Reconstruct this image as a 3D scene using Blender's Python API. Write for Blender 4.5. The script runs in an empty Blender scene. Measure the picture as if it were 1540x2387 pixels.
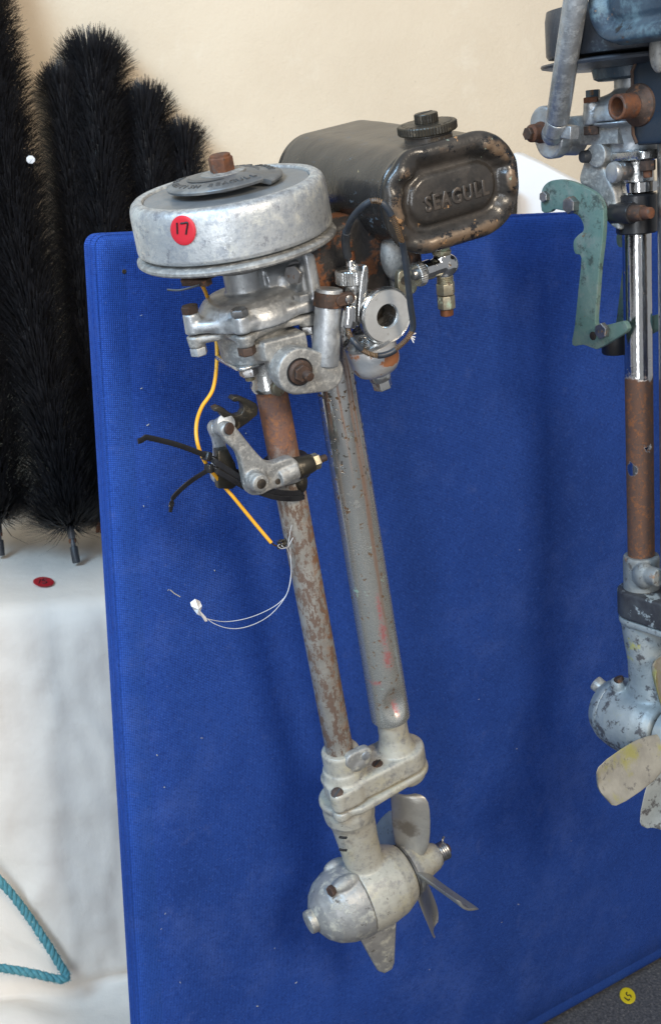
import bpy, bmesh, math, random
import numpy as np
from mathutils import Vector, Matrix, noise as mnoise

random.seed(7)
rng = np.random.default_rng(11)
S = bpy.context.scene
COL = S.collection
R = math.radians

# ------------------------------------------------------------------ camera
CAM_H = 1.21
PITCH = 17.2
F, CX, CY = 2786.0, 770.0, 1193.5          # focal length and centre of the photograph, in its 1540-wide pixels
camd = bpy.data.cameras.new("camera")
camd.sensor_fit = 'VERTICAL'
camd.sensor_height = 24.0
camd.lens = 24.0 * F / 2387.0
camd.clip_end = 50
camd.clip_start = 0.05
camd.dof.use_dof = True
camd.dof.focus_distance = 1.02
camd.dof.aperture_fstop = 13.0
cam = bpy.data.objects.new("camera", camd)
COL.objects.link(cam)
cam.location = (0, 0, CAM_H)
cam.rotation_euler = (R(90 - PITCH), 0, 0)
S.camera = cam

# ------------------------------------------------------------------ world and light
W = bpy.data.worlds.new("World")
S.world = W
W.use_nodes = True
bg = W.node_tree.nodes["Background"]
bg.inputs[0].default_value = (0.92, 0.95, 1.0, 1)
bg.inputs[1].default_value = 0.37

def area(name, loc, target, size, sizey, power, color):
    l = bpy.data.lights.new(name, 'AREA')
    l.shape = 'RECTANGLE'
    l.size, l.size_y = size, sizey
    l.energy = power
    l.color = color
    o = bpy.data.objects.new(name, l)
    COL.objects.link(o)
    o.location = loc
    o.rotation_euler = (Vector(target) - Vector(loc)).to_track_quat('-Z', 'Y').to_euler()
    return o

area("high_window", (-1.45, -0.65, 2.75), (0.0, 1.3, 0.9), 1.0, 1.1, 78, (0.48, 0.73, 1.0))
area("tall_window", (-0.62, -1.7, 1.12), (0.15, 1.2, 0.95), 0.42, 2.2, 29, (0.92, 0.96, 1.0))
area("room_light", (0.95, -1.2, 2.40), (0.2, 1.3, 1.0), 0.55, 0.65, 56, (1.0, 0.85, 0.66))

S.view_settings.view_transform = 'Standard'
S.view_settings.look = 'None'
S.view_settings.exposure = 0.15
S.view_settings.gamma = 1.0
S.cycles.max_bounces = 6

# ------------------------------------------------------------------ pixel rays and motor frames
_sp, _cp = math.sin(R(PITCH)), math.cos(R(PITCH))
CAMP = Vector((0, 0, CAM_H))
def c2w(v): return Vector((v[0], v[1]*_sp + v[2]*_cp, v[1]*_cp - v[2]*_sp))
def ray(x, y): return c2w(((x-CX)/F, -(y-CY)/F, 1.0))
def hit(x, y, p, n):
    r = ray(x, y)
    return CAMP + r * ((p - CAMP).dot(n) / r.dot(n))

class Frame:
    "local axes of a motor: x aft, y away from the viewer's side, z up the shaft"
    def __init__(s, o, x, y, z):
        s.o = o
        s.m = Matrix((( x[0], y[0], z[0], o[0]), (x[1], y[1], z[1], o[1]), (x[2], y[2], z[2], o[2]), (0, 0, 0, 1)))
        s.inv = s.m.inverted()
        s.y = y
    def __call__(s, x, y, t=0.0):
        "local point on the plane t metres to the viewer's side of the shaft that is seen at pixel x, y"
        return s.inv @ hit(x, y, s.o - s.y*t, s.y)

_P1 = ray(640, 950); _P2 = ray(782, 1700)*1.15
_U = (_P1-_P2).normalized()
_X = c2w((1, 0, 0)); _X = (_X - _U*_X.dot(_U)).normalized()
_Y = _U.cross(_X)
_psi = R(29)
_A = _X*math.cos(_psi) + _Y*math.sin(_psi)
M = Frame(CAMP + _P1, _A, _U.cross(_A), _U)

# the blue panel: a vertical board that recedes to the right
PAL = R(35.1)
PD = Vector((math.cos(PAL), math.sin(PAL), 0))
PN = Vector((math.sin(PAL), -math.cos(PAL), 0))
PQ = CAMP + ray(225, 548)*1.03
def onpanel(x, y, off=0.0): return hit(x, y, PQ + PN*off, PN)

# second motor: upright, its fore-and-aft line square to the panel
_r1 = ray(1483, 545); _r2 = ray(1493, 1276)
_N = _r1.cross(_r2).normalized()
_U2 = Vector((0, 1, 0)).cross(_N).normalized()
if _U2.z < 0: _U2 = -_U2
_B = (PN - _U2*PN.dot(_U2)).normalized()
K = Frame(CAMP + _r1*1.14, _B, _U2.cross(_B), _U2)

# ------------------------------------------------------------------ object helpers
def tag(o, label=None, cat=None, group=None, kind=None):
    if label: o["label"] = label
    if cat: o["category"] = cat
    if group: o["group"] = group
    if kind: o["kind"] = kind
    return o

def empty(name, mat):
    o = bpy.data.objects.new(name, None)
    o.empty_display_size = 0.02
    COL.objects.link(o)
    o.matrix_world = mat
    return o

def arc(cx, cy, r, a0, a1, n):
    return [(cx + r*math.cos(R(a0+(a1-a0)*i/n)), cy + r*math.sin(R(a0+(a1-a0)*i/n))) for i in range(n+1)]

def hull(circles, n=28):
    "convex outline round a few circles (x, y, r)"
    pts = []
    for x, y, r in circles:
        pts += [(x+r*math.cos(2*math.pi*i/n), y+r*math.sin(2*math.pi*i/n)) for i in range(n)]
    pts = sorted(set(pts))
    def half(p):
        h = []
        for q in p:
            while len(h) > 1 and (h[-1][0]-h[-2][0])*(q[1]-h[-2][1]) - (h[-1][1]-h[-2][1])*(q[0]-h[-2][0]) <= 1e-12: h.pop()
            h.append(q)
        return h
    a, b = half(pts), half(pts[::-1])
    return a[:-1] + b[:-1]

def smooth(pts, n=8, closed=False):
    "Catmull-Rom through the points"
    P = [Vector(p) for p in pts]
    out = []
    m = len(P)
    rangei = range(m if closed else m-1)
    for i in rangei:
        if closed: p0, p1, p2, p3 = P[i-1], P[i], P[(i+1) % m], P[(i+2) % m]
        else: p0, p1, p2, p3 = P[max(i-1, 0)], P[i], P[i+1], P[min(i+2, m-1)]
        for k in range(n):
            t = k/n
            out.append(0.5*((2*p1) + (p2-p0)*t + (2*p0-5*p1+4*p2-p3)*t*t + (3*p1-p0-3*p2+p3)*t*t*t))
    if not closed: out.append(P[-1])
    return out

def basis(axis, ref=None):
    z = Vector(axis).normalized()
    r = Vector(ref) if ref is not None else (Vector((1, 0, 0)) if abs(z.x) < .9 else Vector((0, 1, 0)))
    x = (r - z*r.dot(z)).normalized()
    return x, z.cross(x), z

Z = Vector((0, 0, 1)); Xv = Vector((1, 0, 0)); Yv = Vector((0, 1, 0))

class G:
    def __init__(s): s.bm = bmesh.new()
    def rings(s, rings, cap=True, closed=False):
        bm = s.bm
        vr = [[bm.verts.new(p) for p in r] for r in rings]
        n = len(vr[0])
        m = len(vr)
        for j in range(m if closed else m-1):
            a, b = vr[j], vr[(j+1) % m]
            for i in range(n):
                bm.faces.new((a[i], a[(i+1) % n], b[(i+1) % n], b[i]))
        if cap and not closed:
            bm.faces.new(vr[0][::-1]); bm.faces.new(vr[-1])
        return s
    def lathe(s, prof, o=(0, 0, 0), axis=Z, seg=40, closed=False, wob=None):
        x, y, z = basis(axis)
        o = Vector(o)
        rs = []
        for r, h in prof:
            ring = []
            for i in range(seg):
                a = 2*math.pi*i/seg
                rr = max(r, 1e-5) * (1 if wob is None else wob(a, h))
                ring.append(o + x*rr*math.cos(a) + y*rr*math.sin(a) + z*h)
            rs.append(ring)
        return s.rings(rs, True, closed)
    def cyl(s, p0, p1, r0, r1=None, b=0.0006, seg=32):
        p0 = Vector(p0); p1 = Vector(p1); L = (p1-p0).length
        r1 = r0 if r1 is None else r1
        b = min(b, L*.4, r0*.5, r1*.5)
        return s.lathe([(r0-b, 0), (r0-b*.3, b*.3), (r0, b), (r1, L-b), (r1-b*.3, L-b*.3), (r1-b, L)], p0, p1-p0, seg)
    def pipe(s, p0, p1, ro, ri, b=0.0005, seg=32, depth=None):
        "cylinder with an open bore at p1"
        p0 = Vector(p0); p1 = Vector(p1); L = (p1-p0).length
        d = depth if depth else L*.8
        return s.lathe([(ro-b, 0), (ro, b), (ro, L-b), (ro-b, L), (ri+b, L), (ri, L-b), (ri, L-d)], p0, p1-p0, seg)
    def tube(s, pts, r, seg=10, up=None, flat=None, cap=True):
        pts = [Vector(p) for p in pts]
        n = len(pts)
        rs = []
        prev = None
        for i, p in enumerate(pts):
            t = (pts[min(i+1, n-1)] - pts[max(i-1, 0)]).normalized()
            if up is not None: x = (Vector(up) - t*Vector(up).dot(t)).normalized()
            elif prev is None: x = basis(t)[0]
            else: x = (prev - t*prev.dot(t)).normalized()
            prev = x
            y = t.cross(x)
            rr = r[i] if isinstance(r, (list, tuple)) else r
            ry = rr*flat if flat else rr
            rs.append([p + x*rr*math.cos(2*math.pi*k/seg) + y*ry*math.sin(2*math.pi*k/seg) for k in range(seg)])
        return s.rings(rs, cap)
    def strap(s, pts, w, th, up):
        "flat ribbon: w wide along up, th thick"
        pts = [Vector(p) for p in pts]
        n = len(pts)
        rs = []
        for i, p in enumerate(pts):
            t = (pts[min(i+1, n-1)] - pts[max(i-1, 0)]).normalized()
            u = Vector(up[i]) if isinstance(up, list) else Vector(up)
            x = (u - t*u.dot(t)).normalized(); y = t.cross(x)
            c = .8
            rs.append([p+x*w*.5*c-y*th*.5, p+x*w*.5-y*th*.5*c, p+x*w*.5+y*th*.5*c, p+x*w*.5*c+y*th*.5,
                       p-x*w*.5*c+y*th*.5, p-x*w*.5+y*th*.5*c, p-x*w*.5-y*th*.5*c, p-x*w*.5*c-y*th*.5])
        return s.rings(rs)
    def prism(s, outline, o, ex, ey, ez, b=0.0008, n=3):
        "outline in (ex, ey), extruded along ez (its length is the depth), edges rounded by b"
        o = Vector(o); ex = Vector(ex).normalized(); ey = Vector(ey).normalized(); ez = Vector(ez)
        d = ez.length; ez = ez.normalized()
        pts = [Vector((p[0], p[1])) for p in outline]
        ar = sum(pts[i-1].x*pts[i].y - pts[i].x*pts[i-1].y for i in range(len(pts)))
        if (ar < 0) != (ex.cross(ey).dot(ez) < 0): pts = pts[::-1]
        sg = 1 if sum(pts[i-1].x*pts[i].y - pts[i].x*pts[i-1].y for i in range(len(pts))) > 0 else -1
        m = len(pts)
        nor = []
        for i in range(m):
            e = pts[(i+1) % m]-pts[i-1]
            nor.append(Vector((e.y, -e.x)).normalized()*sg)
        b = min(b, d*.45)
        prof = [(b*(1-math.sin(R(90*k/n))), b*(1-math.cos(R(90*k/n)))) for k in range(n+1)]
        prof = prof + [(i, d-h) for i, h in prof[::-1]]
        rs = []
        for ins, h in prof:
            rs.append([o + ex*(pts[i].x-nor[i].x*ins) + ey*(pts[i].y-nor[i].y*ins) + ez*h for i in range(m)])
        return s.rings(rs)
    def box(s, lo, hi, b=0.001, rot=None, c=None):
        lo = Vector(lo); hi = Vector(hi)
        r = bmesh.ops.create_cube(s.bm, size=1.0)
        sz = hi-lo; ce = (hi+lo)/2
        for v in r['verts']: v.co = Vector((v.co.x*sz.x, v.co.y*sz.y, v.co.z*sz.z))
        if b:
            es = list({e for v in r['verts'] for e in v.link_edges})
            r2 = bmesh.ops.bevel(s.bm, geom=es, offset=b, segments=3, affect='EDGES', profile=.5)
            vs = list({v for f in r2['faces'] for v in f.verts} | {v for v in r['verts'] if v.is_valid})
        else: vs = r['verts']
        for v in vs:
            v.co = (rot @ v.co if rot else v.co) + ce
        return s
    def obox(s, o, ex, ey, ez, b=0.0008):
        "box from corner o with edge vectors"
        ex = Vector(ex); ey = Vector(ey)
        return s.prism([(0, 0), (ex.length, 0), (ex.length, ey.length), (0, ey.length)], o, ex, ey, ez, b)
    def ball(s, c, rad, ax=None, u=28, v=16):
        r = bmesh.ops.create_uvsphere(s.bm, u_segments=u, v_segments=v, radius=1.0)
        rad = rad if isinstance(rad, (tuple, list)) else (rad,)*3
        ax = ax or (Xv, Yv, Z)
        for q in r['verts']:
            q.co = Vector(c) + ax[0]*q.co.x*rad[0] + ax[1]*q.co.y*rad[1] + ax[2]*q.co.z*rad[2]
        return s
    def hexa(s, p0, axis, r, h, b=0.0007, rot=0, sides=6):
        x, y, z = basis(axis)
        p0 = Vector(p0)
        def ring(rr, hh): return [p0 + z*hh + x*rr*math.cos(2*math.pi*i/sides+rot) + y*rr*math.sin(2*math.pi*i/sides+rot) for i in range(sides)]
        s.rings([ring(r-b*.3, 0), ring(r, b*.5), ring(r, h-b), ring(r-b, h)])
        return s
    def text(s, body, size, o, ex, ey, depth, bev=0.0, spacing=1.0):
        cu = bpy.data.curves.new("t", 'FONT')
        cu.body = body; cu.size = size; cu.extrude = depth; cu.bevel_depth = bev; cu.bevel_resolution = 1
        cu.align_x = 'CENTER'; cu.align_y = 'CENTER'; cu.space_character = spacing; cu.resolution_u = 3
        to = bpy.data.objects.new("t", cu)
        me = bpy.data.meshes.new_from_object(to)
        ex = Vector(ex).normalized(); ey = Vector(ey).normalized(); ez = ex.cross(ey)
        m = Matrix(((ex.x, ey.x, ez.x, o[0]), (ex.y, ey.y, ez.y, o[1]), (ex.z, ey.z, ez.z, o[2]), (0, 0, 0, 1)))
        me.transform(m)
        s.bm.from_mesh(me)
        bpy.data.objects.remove(to); bpy.data.curves.remove(cu); bpy.data.meshes.remove(me)
        return s

def part(name, g, m, parent=None, cast=None, sm=3, ang=38, kind=None, loc=None, label=None, dent=0.0):
    me = bpy.data.meshes.new(name)
    bmesh.ops.recalc_face_normals(g.bm, faces=g.bm.faces)
    if dent:
        g.bm.normal_update()
        for v in g.bm.verts:
            v.co += v.normal*(mnoise.noise(v.co*55)*dent)
    g.bm.to_mesh(me); g.bm.free()
    me.polygons.foreach_set("use_smooth", [True]*len(me.polygons))
    if not cast: me.set_sharp_from_angle(angle=R(ang))
    o = bpy.data.objects.new(name, me)
    COL.objects.link(o)
    me.materials.append(m)
    if parent is not None: o.parent = parent
    if loc is not None: o.location = loc
    if cast:
        r = o.modifiers.new("fuse", 'REMESH'); r.mode = 'VOXEL'; r.voxel_size = cast; r.use_smooth_shade = True
        q = o.modifiers.new("round", 'SMOOTH'); q.iterations = sm; q.factor = .5
    if kind: o["kind"] = kind
    if label: o["label"] = label
    return o

# ------------------------------------------------------------------ materials
def mat(name, c1, c2=None, cs=60, rough=.5, metal=0.0, layers=(), bump=(), spec=.5, coat=0.0, sheen=0.0, tex='Object', stretch=(1, 1, 1)):
    m = bpy.data.materials.new(name)
    m.use_nodes = True
    nt = m.node_tree
    nd, ln = nt.nodes, nt.links
    bs = nd["Principled BSDF"]
    tc = nd.new("ShaderNodeTexCoord").outputs[tex]
    def val(x): return x
    def setin(sock, v):
        if hasattr(v, 'is_linked') or isinstance(v, bpy.types.NodeSocket): ln.new(v, sock)
        else: sock.default_value = v
    def math_(op, a, b=0.0, clamp=False):
        n = nd.new("ShaderNodeMath"); n.operation = op; n.use_clamp = clamp
        setin(n.inputs[0], a); setin(n.inputs[1], b)
        return n.outputs[0]
    def mr(v, lo, hi, smooth=True):
        n = nd.new("ShaderNodeMapRange"); n.interpolation_type = 'SMOOTHSTEP' if smooth else 'LINEAR'
        setin(n.inputs[0], v); n.inputs[1].default_value = lo; n.inputs[2].default_value = hi
        return n.outputs[0]
    def vec(st):
        if tuple(st) == (1, 1, 1): return tc
        n = nd.new("ShaderNodeVectorMath"); n.operation = 'MULTIPLY'
        ln.new(tc, n.inputs[0]); n.inputs[1].default_value = st
        return n.outputs[0]
    def noi(scale, detail=3, rg=.55, st=(1, 1, 1), dist=0.0, w=0.0):
        n = nd.new("ShaderNodeTexNoise")
        if w:
            a = nd.new("ShaderNodeVectorMath"); a.operation = 'ADD'
            ln.new(vec(st), a.inputs[0]); a.inputs[1].default_value = (w, w*.7, -w*.4)
            ln.new(a.outputs[0], n.inputs['Vector'])
        else: ln.new(vec(st), n.inputs['Vector'])
        n.inputs['Scale'].default_value = scale; n.inputs['Detail'].default_value = detail
        n.inputs['Roughness'].default_value = rg; n.inputs['Distortion'].default_value = dist
        return n.outputs['Fac']
    def mixc(f, a, b):
        n = nd.new("ShaderNodeMix"); n.data_type = 'RGBA'
        setin(n.inputs[0], f)
        for sock, v in ((n.inputs[6], a), (n.inputs[7], b)):
            if isinstance(v, (tuple, list)): sock.default_value = (*v, 1)
            else: ln.new(v, sock)
        return n.outputs[2]
    def mixf(f, a, b):
        n = nd.new("ShaderNodeMix"); n.data_type = 'FLOAT'
        setin(n.inputs[0], f); setin(n.inputs[2], a); setin(n.inputs[3], b)
        return n.outputs[0]
    c = mixc(mr(noi(cs, 4, .6, stretch), .32, .68), c1, c2 if c2 else tuple(x*.8 for x in c1))
    r = mixf(noi(cs*1.7, 3), rough*.75, min(rough*1.25, 1)); mt = metal
    sep = None
    hts = []
    for k, L in enumerate(layers):
        sc, de, rg = (L.get('n', (80, 4, .6)))
        nz = noi(sc, de, rg, L.get('stretch', (1, 1, 1)), L.get('dist', 0.0), w=1.37*(k+1))
        if 'axis' in L:
            if sep is None:
                sep = nd.new("ShaderNodeSeparateXYZ"); ln.new(tc, sep.inputs[0])
            ax, lo, hi, amp = L['axis']
            v = math_('ADD', sep.outputs['XYZ'.index(ax)], math_('MULTIPLY', math_('SUBTRACT', nz, .5), amp))
            f = mr(v, lo, hi)
            if 'lo' in L: f = math_('MULTIPLY', f, mr(noi(sc*2.3, de, rg, w=3.1+k), L['lo'], L['hi']))
        elif 'spots' in L:
            f = None
            for ce, rad in L['spots']:
                a = nd.new("ShaderNodeVectorMath"); a.operation = 'SUBTRACT'; ln.new(tc, a.inputs[0]); a.inputs[1].default_value = ce
                b = nd.new("ShaderNodeVectorMath"); b.operation = 'MULTIPLY'; ln.new(a.outputs[0], b.inputs[0])
                b.inputs[1].default_value = tuple(1/q for q in (rad if isinstance(rad, (tuple, list)) else (rad,)*3))
                d = nd.new("ShaderNodeVectorMath"); d.operation = 'LENGTH'; ln.new(b.outputs[0], d.inputs[0])
                q = math_('SUBTRACT', 1.0, d.outputs['Value'])
                f = q if f is None else math_('MAXIMUM', f, q)
            f = mr(math_('ADD', f, math_('MULTIPLY', math_('SUBTRACT', nz, .5), L.get('amp', 1.6))), 0.0, L.get('soft', .12))
        else:
            f = mr(nz, L.get('lo', .5), L.get('hi', .56))
        if L.get('edge'):
            gp_ = nd.new('ShaderNodeNewGeometry').outputs['Pointiness']
            f = math_('MULTIPLY', mr(gp_, L['edge'][0], L['edge'][1]), mr(nz, .40, .55))
        if 'amt' in L: f = math_('MULTIPLY', f, L['amt'])
        if 'c' in L:
            cc = L['c']
            if 'c2' in L: cc = mixc(noi(sc*2.1, 4, .65), cc, L['c2'])
            c = mixc(f, c, cc)
        if 'r' in L: r = mixf(f, r, L['r'])
        if 'm' in L: mt = mixf(f, mt, L['m'])
        if L.get('h'): hts.append((f, L['h']))
    setin(bs.inputs['Base Color'], c); setin(bs.inputs['Roughness'], r); setin(bs.inputs['Metallic'], mt)
    bs.inputs['Specular IOR Level'].default_value = spec
    bs.inputs['Coat Weight'].default_value = coat
    if sheen: bs.inputs['Sheen Weight'].default_value = sheen
    hv = None
    for sc, de, am in bump:
        q = math_('MULTIPLY', noi(sc, de, .6, stretch), am)
        hv = q if hv is None else math_('ADD', hv, q)
    for f, am in hts:
        q = math_('MULTIPLY', f, am)
        hv = q if hv is None else math_('ADD', hv, q)
    if hv is not None:
        b = nd.new("ShaderNodeBump"); b.inputs['Distance'].default_value = 1.0; b.inputs['Strength'].default_value = 1.0
        ln.new(hv, b.inputs['Height']); ln.new(b.outputs[0], bs.inputs['Normal'])
    m["nodes_ready"] = True
    return m

RUST1, RUST2 = (.16, .060, .026), (.085, .040, .026)
m_alu = mat("cast_aluminium", (.48, .50, .52), (.34, .355, .37), 45, .40, .75, [
    dict(c=(.44, .46, .47), n=(120, 7, .75), lo=.46, hi=.62, r=.6, m=.5, amt=.7),
    dict(c=(.27, .275, .28), n=(260, 6, .78), lo=.54, hi=.66, r=.5, m=.7, amt=.7),
    dict(c=(.16, .15, .14), n=(120, 5, .7), lo=.60, hi=.72, r=.7, m=.3, amt=.7)], [(260, 4, .00025), (900, 2, .00010)])
m_alu_dull = mat("dull_aluminium", (.36, .36, .35), (.25, .25, .245), 50, .55, .65, [
    dict(c=(.44, .43, .40), n=(210, 7, .78), lo=.48, hi=.62, r=.7, m=.3, amt=.8),
    dict(c=(.20, .195, .19), n=(300, 6, .78), lo=.53, hi=.64, r=.6, m=.5, amt=.7),
    dict(c=(.10, .095, .085), n=(90, 5, .7), lo=.60, hi=.72, r=.75, m=.2, amt=.8)], [(300, 4, .0003), (1000, 2, .00012)])
m_alu_dark = mat("grimy_aluminium", (.20, .20, .195), (.10, .10, .10), 60, .55, .5, [
    dict(c=(.05, .045, .04), n=(90, 5, .7), lo=.52, hi=.66, r=.8, m=.1)], [(300, 4, .0003)])
m_fly = mat("flywheel_alloy", (.54, .56, .57), (.45, .475, .49), 38, .44, .6, [
    dict(c=(.53, .53, .48), n=(38, 6, .70), lo=.47, hi=.62, r=.6, m=.3, amt=.8),
    dict(c=(.32, .35, .39), n=(120, 8, .80), lo=.48, hi=.60, r=.5, m=.55, amt=.8),
    dict(c=(.22, .23, .26), n=(75, 8, .78), lo=.545, hi=.63, r=.5, m=.6, amt=.85),
    dict(c=(.72, .74, .76), n=(300, 5, .75), lo=.56, hi=.66, r=.33, m=.9, amt=.8),
    dict(c=(.23, .23, .24), n=(120, 5, .7), axis=('Z', .179, .187, .012), lo=.42, hi=.6, r=.5, amt=.7)], [(300, 6, .00030)])
m_disc = mat("dusty_grey_disc", (.22, .24, .26), (.17, .185, .20), 30, .42, .4, [
    dict(c=(.22, .22, .21), n=(30, 4, .6), lo=.45, hi=.7, r=.75, m=.1, amt=.6)], [(500, 3, .0001)], stretch=(1, 1, 1))
m_plate = mat("starter_plate_grey", (.15, .16, .17), (.12, .125, .13), 60, .45, .45, [
    dict(c=(.23, .225, .21), n=(50, 4, .6), lo=.48, hi=.66, r=.7, m=.1, amt=.7)], [(500, 3, .0001)])
m_letters = mat("worn_grey_lettering", (.075, .080, .086), (.11, .115, .12), 90, .55, .4)
m_engrave = mat("dark_lettering", (.03, .032, .036), None, 60, .6, .3)
m_rust = mat("rusted_steel", RUST1, RUST2, 120, .75, .15, [
    dict(c=(.10, .075, .065), n=(160, 5, .7), lo=.55, hi=.65, r=.6, m=.4)], [(350, 5, .0006)])
m_rust_dark = mat("dark_rusted_steel", (.085, .050, .036), (.05, .035, .028), 120, .65, .35, [
    dict(c=(.17, .07, .03), n=(140, 5, .7), lo=.56, hi=.68, r=.8, m=.1)], [(350, 5, .0005)])
m_copper = mat("dull_copper", (.26, .10, .045), (.18, .075, .04), 150, .5, .8, [], [(400, 3, .0002)])
m_steel = mat("worn_steel", (.34, .34, .345), (.22, .215, .21), 90, .36, .9, [
    dict(c=(.13, .07, .04), n=(150, 5, .7), lo=.57, hi=.68, r=.75, m=.2)], [(350, 4, .0002)])
m_brass = mat("dull_nickel_brass", (.33, .31, .24), (.24, .21, .15), 90, .42, .8, [
    dict(c=(.30, .36, .26), n=(120, 5, .7), lo=.56, hi=.66, r=.8, m=.1),
    dict(c=(.12, .07, .04), n=(110, 5, .7), lo=.60, hi=.70, r=.8, m=.1)], [(350, 4, .0002)])
m_chrome = mat("chrome", (.66, .66, .66), (.58, .58, .575), 60, .11, 1.0, [
    dict(c=(.12, .075, .045), n=(170, 5, .65), lo=.66, hi=.70, r=.8, m=.1, h=-.0002)], [(120, 2, .00008)])
m_chrome_worn = mat("worn_chrome", (.58, .585, .58), (.45, .45, .44), 60, .2, .95, [
    dict(c=(.34, .34, .33), n=(80, 5, .65), lo=.50, hi=.62, r=.5, m=.6, amt=.8),
    dict(c=(.10, .06, .04), n=(190, 5, .7), lo=.62, hi=.68, r=.8, m=.1, amt=.8)], [(240, 4, .00025)])
m_enamel = mat("black_enamel", (.014, .014, .015), (.026, .024, .023), 25, .25, 0.0, [
    dict(c=(.085, .068, .052), c2=(.055, .048, .042), n=(30, 6, .68), axis=('Z', .172, .200, .04), r=.40, amt=.7),  # dusty brown towards the top paints in the warm wall's reflection
    dict(c=(.060, .056, .053), n=(60, 6, .72), lo=.55, hi=.69, r=.5, amt=.35),
    dict(c=(.15, .20, .25), n=(105, 7, .80), lo=.60, hi=.67, r=.65, amt=.75, stretch=(1, .5, 1)),
    dict(c=(.30, .24, .13), n=(190, 3, .6), lo=.715, hi=.74, r=.8)], [(60, 3, .0005), (400, 3, .0001)], spec=.6)
m_tank_end = mat("worn_black_tank_end", (.018, .017, .016), (.040, .034, .029), 35, .28, 0.0, [
    dict(c=(.070, .058, .048), c2=(.04, .036, .033), n=(45, 6, .70), lo=.48, hi=.66, r=.42, amt=.7),
    dict(c=(.20, .130, .078), c2=(.105, .074, .050), n=(75, 7, .74), axis=('Y', -.0884, -.0908, .0075), r=.38, m=.15),
    dict(c=(.010, .010, .011), n=(55, 7, .74), axis=('Y', -.0872, -.0885, .004), lo=.51, hi=.58, r=.25, m=0.0),
    dict(c=(.36, .20, .09), n=(85, 6, .7), lo=.655, hi=.69, r=.7),
    dict(c=(.28, .36, .28), n=(60, 6, .7), lo=.68, hi=.72, r=.8)], [(90, 4, .0006), (420, 3, .0001)], spec=.6)
m_block = mat("rusty_black_block", (.020, .019, .019), (.035, .030, .028), 40, .5, .1, [
    dict(c=(.20, .070, .022), c2=(.09, .038, .02), n=(36, 6, .7), lo=.49, hi=.57, r=.85, m=0.0, h=.0003)], [(200, 5, .0006)])
m_bare_tube = mat("rust_stained_tube", (.40, .385, .35), (.30, .285, .26), 60, .38, .45, [
    dict(c=(.25, .225, .20), n=(150, 6, .75), lo=.50, hi=.62, r=.6, m=.3, amt=.8),
    dict(c=(.155, .102, .075), c2=(.115, .080, .064), n=(115, 9, .76), lo=.480, hi=.545, r=.75, m=.1, stretch=(1, 1, .5), h=.00008),
    dict(c=(.22, .095, .035), c2=(.14, .075, .045), n=(55, 7, .72), axis=('X', -.002, .010, .030), lo=.44, hi=.56, r=.85, m=0.0, amt=.9),
    dict(c=(.19, .080, .045), c2=(.115, .068, .055), n=(60, 6, .7), axis=('Z', -.055, -.03, .05), r=.75, m=.1),
    dict(c=(.26, .10, .035), n=(90, 7, .75), axis=('Z', -.055, -.03, .05), lo=.50, hi=.62, r=.85, m=0.0, amt=.8),
    dict(c=(.075, .055, .050), n=(130, 7, .75), axis=('Z', -.055, -.03, .05), lo=.54, hi=.64, r=.7, m=.2, amt=.8)], [(300, 5, .0004)])
_red = M(905, 1500, .018)
m_exhaust = mat("pitted_chrome_tube", (.66, .66, .64), (.52, .52, .50), 40, .15, 1.0, [
    dict(c=(.36, .355, .34), n=(260, 5, .7), stretch=(1, 1, .03), lo=.50, hi=.62, r=.24, m=.8, amt=.5),
    dict(c=(.45, .455, .425), c2=(.35, .36, .335), n=(30, 5, .65), axis=('Z', .05, -.22, .08), r=.22, m=.62, amt=.85),
    dict(c=(.36, .20, .13), c2=(.20, .13, .10), n=(190, 6, .78), stretch=(1, 1, .06), r=.40, m=.5, amp=2.8, soft=.7, amt=.85,
         spots=[((.0622, -.0185, -.10), (.0032, .012, .24)), ((.0655, -.0172, -.02), (.0026, .012, .12)), ((.0530, -.0170, .0), (.0020, .012, .10))]),
    dict(c=(.22, .20, .17), n=(300, 7, .82), axis=('Z', -.05, -.20, .08), lo=.50, hi=.62, r=.6, m=.3, amt=.75),
    dict(c=(.11, .065, .035), n=(170, 5, .64), lo=.605, hi=.635, r=.85, m=0.0, h=-.0002),
    dict(c=(.04, .035, .03), n=(105, 3, .5), axis=('Z', -.13, -.06, .05), lo=.63, hi=.645, r=.8, m=0.0),
    dict(c=(.20, .36, .28), n=(70, 6, .7), lo=.645, hi=.69, r=.85, m=0.0, amt=.8),
    dict(c=(.40, .030, .040), c2=(.22, .05, .05), n=(420, 7, .80), r=.5, m=.2, amp=3.4, soft=.9, amt=.75,
         spots=[(tuple(M(884, 1420, .018)), (.0035, .02, .022)), (tuple(M(893, 1480, .018)), (.0050, .02, .024)), (tuple(M(903, 1535, .018)), (.0065, .02, .016)), (tuple(M(926, 1655, .018)), (.004, .03, .012)), (tuple(M(884, 1600, .018)), (.006, .03, .004))])],
    [(55, 3, .0002), (500, 2, .00006)], stretch=(1, 1, .25))
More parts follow.
